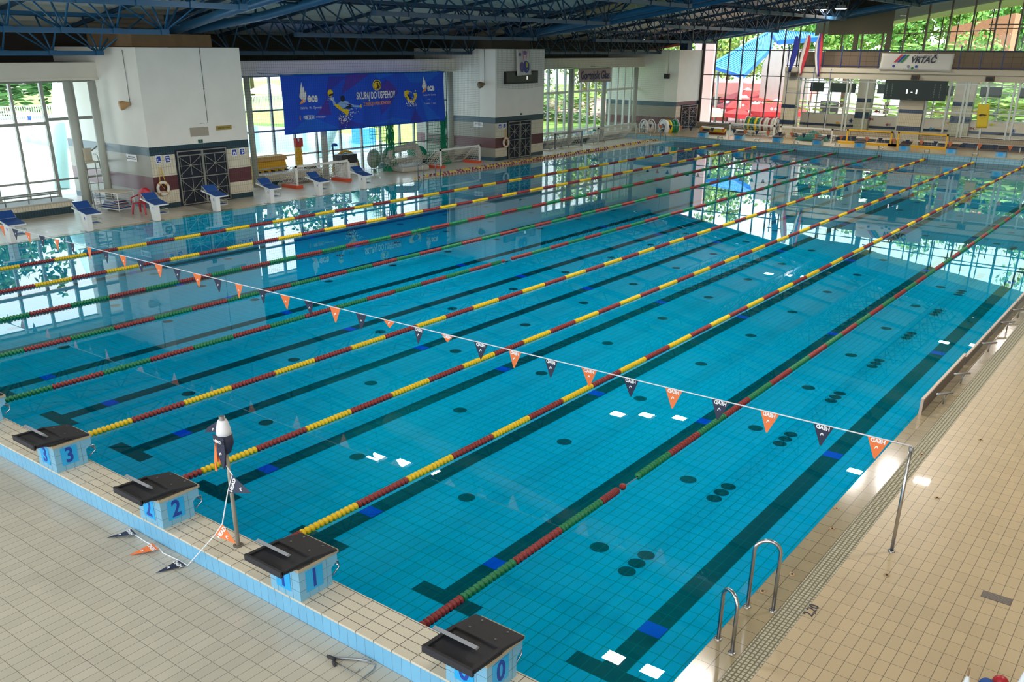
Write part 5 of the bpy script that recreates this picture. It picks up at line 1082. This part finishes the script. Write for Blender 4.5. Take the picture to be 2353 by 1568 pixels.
t=thing('hedge','tall dark hedge behind the white outdoor fence','hedge',(-76,34,0)); o=obj('foliage',leafcache[0],None,t,(0,0,3.4)); o.scale=(2.5,17,3.6); t2=thing('hedge','dark bushes at the foot of the trees behind the outdoor fence','hedge',(-79,14,0)); o=obj('foliage',leafcache[0],None,t2,(0,0,3.2)); o.scale=(3,15,3.8)
t=thing('hedge','bright green hedge outside the corridor windows','hedge',(-8,64,0)); o=obj('foliage',leafcache[2],None,t,(0,0,2.2)); o.scale=(13,2.2,2.6)
# blue corrugated canopy beyond the tall windows
m_can=mat('canopy_blue','4496E4',.5); m_cane=mat('canopy_edge','1468C8',.5)
t=thing('blue_canopy','sloping light blue corrugated canopy roof beyond the tall far windows','canopy',(0,0,0))
A=atY(1632,152,64); B_=atY(1782,66,80); C_=atY(1770,112,70); D_=atY(1705,176,63)
def canopy(t,A,B,C,D,n=34):
    b=MB()
    for k in range(n):
        f0,f1=k/n,(k+.55)/n; f2=(k+1)/n
        for (g0,g1,h,mi) in ((f0,f1,.0,0),(f1,f2,.10,0)):
            b.quad((A*(1-g0)+B*g0)+Vector((0,0,h)),(A*(1-g1)+B*g1)+Vector((0,0,h)),(D*(1-g1)+C*g1)+Vector((0,0,h)),(D*(1-g0)+C*g0)+Vector((0,0,h)),mi)
        for g in (f1,f2): b.quad((A*(1-g)+B*g),(D*(1-g)+C*g),(D*(1-g)+C*g)+Vector((0,0,.10)),(A*(1-g)+B*g)+Vector((0,0,.10)),0)
    obj('sheet',b,[m_can],t); e=MB(); e.bar(A,B,.3,.25); e.bar(B,C,.3,.25); e.bar(C,D,.3,.35); e.bar(D,A,.3,.25); obj('edge',e,[m_cane],t)
canopy(t,A,B_,C_,D_)
s=MB(); s.tube([D_,(D_.x,D_.y+.1,0)],.12,8); s.tube([atY(1650,165,64),(atY(1650,165,64).x,64.2,0)],.12,8); obj('post',s,[m_alu],t)
t=thing('blue_canopy','second striped blue and white canopy right of the sloping one','canopy',(0,0,0)); A=atY(1775,72,76); B_=atY(1890,80,76); C_=atY(1885,90,72); D_=atY(1790,98,72); canopy(t,A,B_,C_,D_,20)
# concrete slab wall and red kiosk
b=MB(); q=atY(1752,120,66); b.prism([(atY(1752,140,66).x,66,0),(atY(1806,140,66).x+2,66,0),(atY(1806,140,66).x+2,66,5.7),(atY(1772,118,66).x,66,5.7),(atY(1752,150,66).x,66,4.6)],(0,.4,0)); tag(obj('concrete_wall',b,[mat('concrete','B9AFA6',.9,noise=.06,nscale=2)]),'bare concrete slab wall outside the tall windows, right side','wall')
t=thing('kiosk','low red roofed kiosk building beyond the red parasols','building',(-40,78,0)); L1=atY(1620,205,78).x; L2=atY(1780,205,78).x
m_kr=mat('kiosk_red','C64A50',.6); m_kw=mat('kiosk_wall','D9B8AC',.8); z=atY(1700,190,78).z; t.location=(0,0,0)
obj('roof',MB().box(L1-4,L2+2,77,84,z-1.0,z),[mat('kiosk_pinkred','C88078',.7)],t); obj('wall',MB().box(L1-3.6,L2+1.6,77.6,83.5,-.05,z-1.0),[m_kw],t)
for k in range(5): obj('opening',MB().box(L1+1+2.6*k,L1+2.6+2.6*k,77.55,77.62,.3,z-1.3),[m_dark],t)
b=MB(); b.prism([(atY(1625,240,70).x,70,-.05),(atY(1672,240,70).x,70,-.05),(atY(1672,240,70).x,70,atY(1650,252,70).z),(atY(1625,240,70).x,70,atY(1625,255,70).z)],(0,.4,0)); tag(obj('stone_wall',b,[mat('stone_red','9C4A3C',.9,noise=.2,nscale=3)]),'low reddish stone wall outside the left tall window','wall')
b=MB(); b.box(atY(1618,200,61).x-1,atY(1634,200,61).x,61,61.5,-.05,6.2); tag(obj('rose_pillar',b,[mat('rose_plaster','C9A29C',.85)]),'rose plastered outer pillar left of the tall windows','wall')
# parasols
m_para=mat('parasol_red','B42C26',.7); m_parad=mat('parasol_valance','A81E26',.7); m_pcream=mat('parasol_cream','F0D8BC',.7)
par0={}
def parasol(label,px,py,Y,r,kind):
    q=atY(px,py,Y); H=q.z; loc=(q.x,Y,0)
    t=thing('parasol',label,'parasol',loc,.3,'parasols on the terrace outside'); n=8; b=MB()
    rim=[(r*math.cos(2*PI*k/n+.39),r*math.sin(2*PI*k/n+.39),H-.75) for k in range(n)]; b.add([(0,0,H)]+rim,[(0,1+k,1+(k+1)%n) for k in range(n)])
    obj('canopy',b,[m_pcream if kind else m_para],t); b=MB()
    for k in range(n): a=Vector(rim[k]); c=Vector(rim[(k+1)%n]); b.quad(a,c,c-Vector((0,0,.32)),a-Vector((0,0,.32)))
    obj('valance',b,[m_pcream if kind else m_parad],t); obj('pole',MB().tube([(0,0,-.05),(0,0,H)],.04,6),[m_alu],t); obj('cap',MB().lathe([(.35,-.1),(.2,.0),(.02,.1)],8,0,(0,0,H)),[m_wt],t)
    b=MB(); b.add([(x*.9,-r*.62-.02,H-.48+0*y) if False else (x,-r*.80,H-.52+y) for x,y,z in txt2d('Ledo' if False else 'o o',.35,.02)[0]],txt2d('o o',.35,.02)[1]); obj('print',b,[m_wt],t)
for (px,py,Y,r,k,l) in ((1718,204,70,2.3,0,'red parasol at the back left of the terrace group'),(1755,204,72,2.3,0,'red parasol at the back centre of the terrace group'),(1792,201,70,2.4,0,'red parasol at the back right of the terrace group'),(1712,222,66,2.6,0,'large red parasol with white logo in the middle row'),(1757,215,67,2.6,0,'red parasol in the middle row, right of the large one'),(1735,236,64,2.4,0,'dark red front parasol with white print'),(1785,230,64,2.4,0,'dark red front parasol next to the pillar'),(1672,234,65,2.0,1,'cream and orange striped parasol on the terrace')): parasol(l,px,py,Y,r,k)
for (px,py,X,l) in ((620,190,-55,'cream parasol by the outdoor pool, left of the banner'),(1050,215,-48,'white and orange parasol between banner and middle tower'),(1425,235,-42,'red and white parasol outside the far bay')):
    q=atX(px,py,X); t=thing('parasol',l,'parasol',(X,q.y,0)); n=8; rr=2.2; b=MB(); H=max(2.6,q.z); rim=[(rr*math.cos(2*PI*k/n),rr*math.sin(2*PI*k/n),H-.7) for k in range(n)]; b.add([(0,0,H)]+rim,[(0,1+k,1+(k+1)%n) for k in range(n)]); obj('canopy',b,[m_pcream if px<1400 else m_para],t); obj('pole',MB().tube([(0,0,-.05),(0,0,H)],.05,6),[m_alu],t)
# building seen through gallery glass: brick wall, soffit
m_brick=mat('brick_salmon','C07860',.9,noise=.12,nscale=6); b=MB(); q=atY(2150,60,70); b.prism([(-13,70,0),(6,70,0),(6,70,13),(-13,70,7.2)],(0,1,0)); b2=MB(); 
x0=atY(2175,40,72).x; q0=atY(2180,100,75); q1=atY(2335,30,75); b=MB(); b.prism([(q0.x,75,-.05),(q1.x,75,-.05),(q1.x,75,q1.z),(q0.x,75,q0.z+1.2)],(0,2,0)); tag(obj('brick_building',b,[m_brick]),'salmon brick building seen high through the gallery glass','building')
L=lambda X:7.28+.172*(X+15.8)
t=thing('eaves_overhang','sloping roof overhang with pale green edge outside the gallery glass','roof overhang',(0,0,0))
b=MB(); slopebar(b,-20.2,12,lambda X:L(X),lambda X:ztop(X)+.5,58.4,58.8); obj('dark_soffit',b,[mat('soffit_dark','5C5850',.8)],t); b=MB(); slopebar(b,-16.4,12,lambda X:L(X)-.12-.035*(X+16.4),lambda X:L(X),58.35,59.2); obj('pale_edge',b,[mat('soffit_lime','B4B878',.8)],t)
# tube slides and supports beyond the left windows
m_sl=mat('slide_teal','B8DCD4',.5); m_slb=mat('slide_blue','3E8FE0',.5)
for k,(pts,r,m,l) in enumerate(((([(-36.5,29,-.05),(-37,30.5,1.6),(-38,33,3.4),(-39,36,4.6)]),.35,m_sl,'pale teal slide tube rising behind the gathered nets'),([(-37,46,-.05),(-37.5,48,2.2),(-38,50.5,4.2)],.4,m_sl,'pale slide tube rising outside the far bay'),([(-36,14,-.05),(-36.5,14.5,2),(-38,15.8,4.5)],.3,m_sl,'pale teal slide support beside the nearest tower'))):
    tag(obj('slide_tube',MB().tube(pts,r,12),[m]),l,'water slide')
for k,(px,py0,py1,X,l) in enumerate(((835,295,350,-40,'blue upright slide panel beyond the middle windows'),(1408,165,200,-42,'blue slide panel right of the newspaper banner'),(1452,240,285,-40,'blue upright slide panel outside the far bay'),(165,185,250,-60,'blue spiral slide panel beyond the lifeguard chair'))):
    a=atX(px,py0,X); c=atX(px,py1,X); b=MB(); b.box(-.5,.5,-.55,.55,c.z if c.z>0 else -.05,a.z); b.tube([(0,0,-.05),(0,0,max(.1,c.z))],.12,8); tag(obj('water_slide',b,[m_slb],loc=(X,a.y,0)),l,'water slide')
# ================================================================== PEOPLE
m_skin=mat('skin','C99A7E',.6); m_hair=mat('hair_dark','2E2420',.8)
def person(label,loc,rz,h,trunks,arms='down',group=None):
    t=thing('person',label,'person',loc,rz,group); s=h/1.75
    J={'pel':(0,0,.95),'ab':(0,0,1.1),'ch':(0,0,1.32),'nk':(0,0,1.48),'hd':(0,.02,1.6),'ht':(0,.0,1.7),
       'hL':(.1,0,.92),'kL':(.11,.03,.5),'aL':(.12,0,.09),'fL':(.13,-.14,.04),'hR':(-.1,0,.92),'kR':(-.11,.03,.5),'aR':(-.12,0,.09),'fR':(-.13,-.14,.04),
       'sL':(.19,0,1.42),'eL':(.26,.02,1.14),'wL':(.28,-.04,.9),'pL':(.285,-.06,.80),'sR':(-.19,0,1.42),'eR':(-.26,.02,1.14),'wR':(-.28,-.04,.9),'pR':(-.285,-.06,.80)}
    if arms=='hips': J['eL']=(.36,.06,1.2); J['wL']=(.2,-.03,1.02); J['pL']=(.14,-.07,1.0)
    if arms=='bent': J['eL']=(.28,-.02,1.16); J['wL']=(.12,-.24,1.2); J['pL']=(.05,-.28,1.22); J['eR']=(-.28,-.02,1.16); J['wR']=(-.12,-.24,1.2); J['pR']=(-.05,-.28,1.22)
    R={'pel':.15,'ab':.125,'ch':.15,'nk':.055,'hd':.095,'ht':.08,'hL':.095,'hR':.095,'kL':.062,'kR':.062,'aL':.042,'aR':.042,'fL':.035,'fR':.035,'sL':.06,'sR':.06,'eL':.042,'eR':.042,'wL':.03,'wR':.03,'pL':.032,'pR':.032}
    E_=[('pel','ab'),('ab','ch'),('ch','nk'),('nk','hd'),('hd','ht'),('pel','hL'),('hL','kL'),('kL','aL'),('aL','fL'),('pel','hR'),('hR','kR'),('kR','aR'),('aR','fR'),('ch','sL'),('sL','eL'),('eL','wL'),('wL','pL'),('ch','sR'),('sR','eR'),('eR','wR'),('wR','pR')]
    N=list(J); me=bpy.data.meshes.new('body'); me.from_pydata([tuple(c*s for c in J[n]) for n in N],[(N.index(a),N.index(b)) for a,b in E_],[]); me.materials.append(m_skin)
    o=bpy.data.objects.new('body',me); COL.objects.link(o); o.parent=t; o.modifiers.new('skin','SKIN'); 
    for n,v in zip(N,me.skin_vertices[0].data): v.radius=(R[n]*s,R[n]*s*(.75 if n in('ch','ab','pel') else 1)); v.use_root=(n=='pel')
    o.modifiers.new('sub','SUBSURF').levels=1; o.modifiers['sub'].render_levels=2; o.modifiers['skin'].use_smooth_shade=True
    b=MB(); b.lathe([(.17*s,1.02*s),(.18*s,.9*s),(.17*s,.82*s)],14); 
    for sx in (-1,1): b.lathe([(.105*s,.88*s),(.115*s,.66*s)],12,0,(sx*.1*s,0,0))
    obj('shorts',b,[trunks],t); b=MB(); b.lathe([(.105*s,1.62*s),(.112*s,1.68*s),(.085*s,1.74*s),(.01,1.765*s)],12,0,(0,.015*s,0)); obj('hair',b,[m_hair],t)
    f=MB(); f.lathe([(.012*s,-.01),(.018*s,.0),(.002,.012)],6,0,(0,-.10*s,1.6*s),'y')
    for sx in (-.035,.035): f.box((sx-.012)*s,(sx+.012)*s,-.104*s,-.09*s,1.615*s,1.63*s)
    f.box(-.025*s,.025*s,-.102*s,-.09*s,1.555*s,1.565*s); obj('face',f,[m_hair],t)
    hd=MB()
    for sx,w in ((1,'pL'),(-1,'pR')):
        p=Vector(J[w])*s
        for k in range(5): hd.tube([p+Vector(((k-2)*.014*s,0,0)),p+Vector(((k-2)*.016*s,-.01*s,-(.05 if k==2 else .042 if k in(1,3) else .03)*s)),p+Vector(((k-2)*.016*s,-.02*s,-(.085 if k==2 else .075 if k in(1,3) else .05)*s))],.008*s,5)
    obj('fingers',hd,[m_skin],t)
person('boy in blue trunks standing by the outdoor fence, right of the pair',(-67.4,28.2,0),1.9,1.35,m_bluepad,'down'); person('boy in dark trunks standing by the outdoor fence, left of the pair',(-67.8,27.3,0),2.2,1.35,m_navy,'bent')
person('child in teal trunks standing beyond the window near the yellow boards',(-50.5,28.0,0.0),1.7,1.25,mat('trunks_teal','3FB8C8',.7),'down'); person('child crouched low at the outdoor pool edge in pale clothes',(-44.5,26.0,-.5),1.7,1.0,m_wt,'bent')
person('man in dark shorts standing on the lawn beyond the far bay',(-39.6,56.5,-.05),1.6,1.75,m_navy,'bent')
for k,(px,py,l) in enumerate(((200,298,'person sunbathing on a white lounger outside, dark hair'),)):
    q=atZ(px,py,.0); t=thing('sun_lounger','white sun lounger outside beyond the lifeguard chair','lounger',(q.x,q.y,0)); obj('bed',MB().box(-.3,.3,-1,1,.25,.32),[m_white],t); obj('leg',MB().box(-.28,-.24,-.9,.9,-.05,.25),[m_white],t)
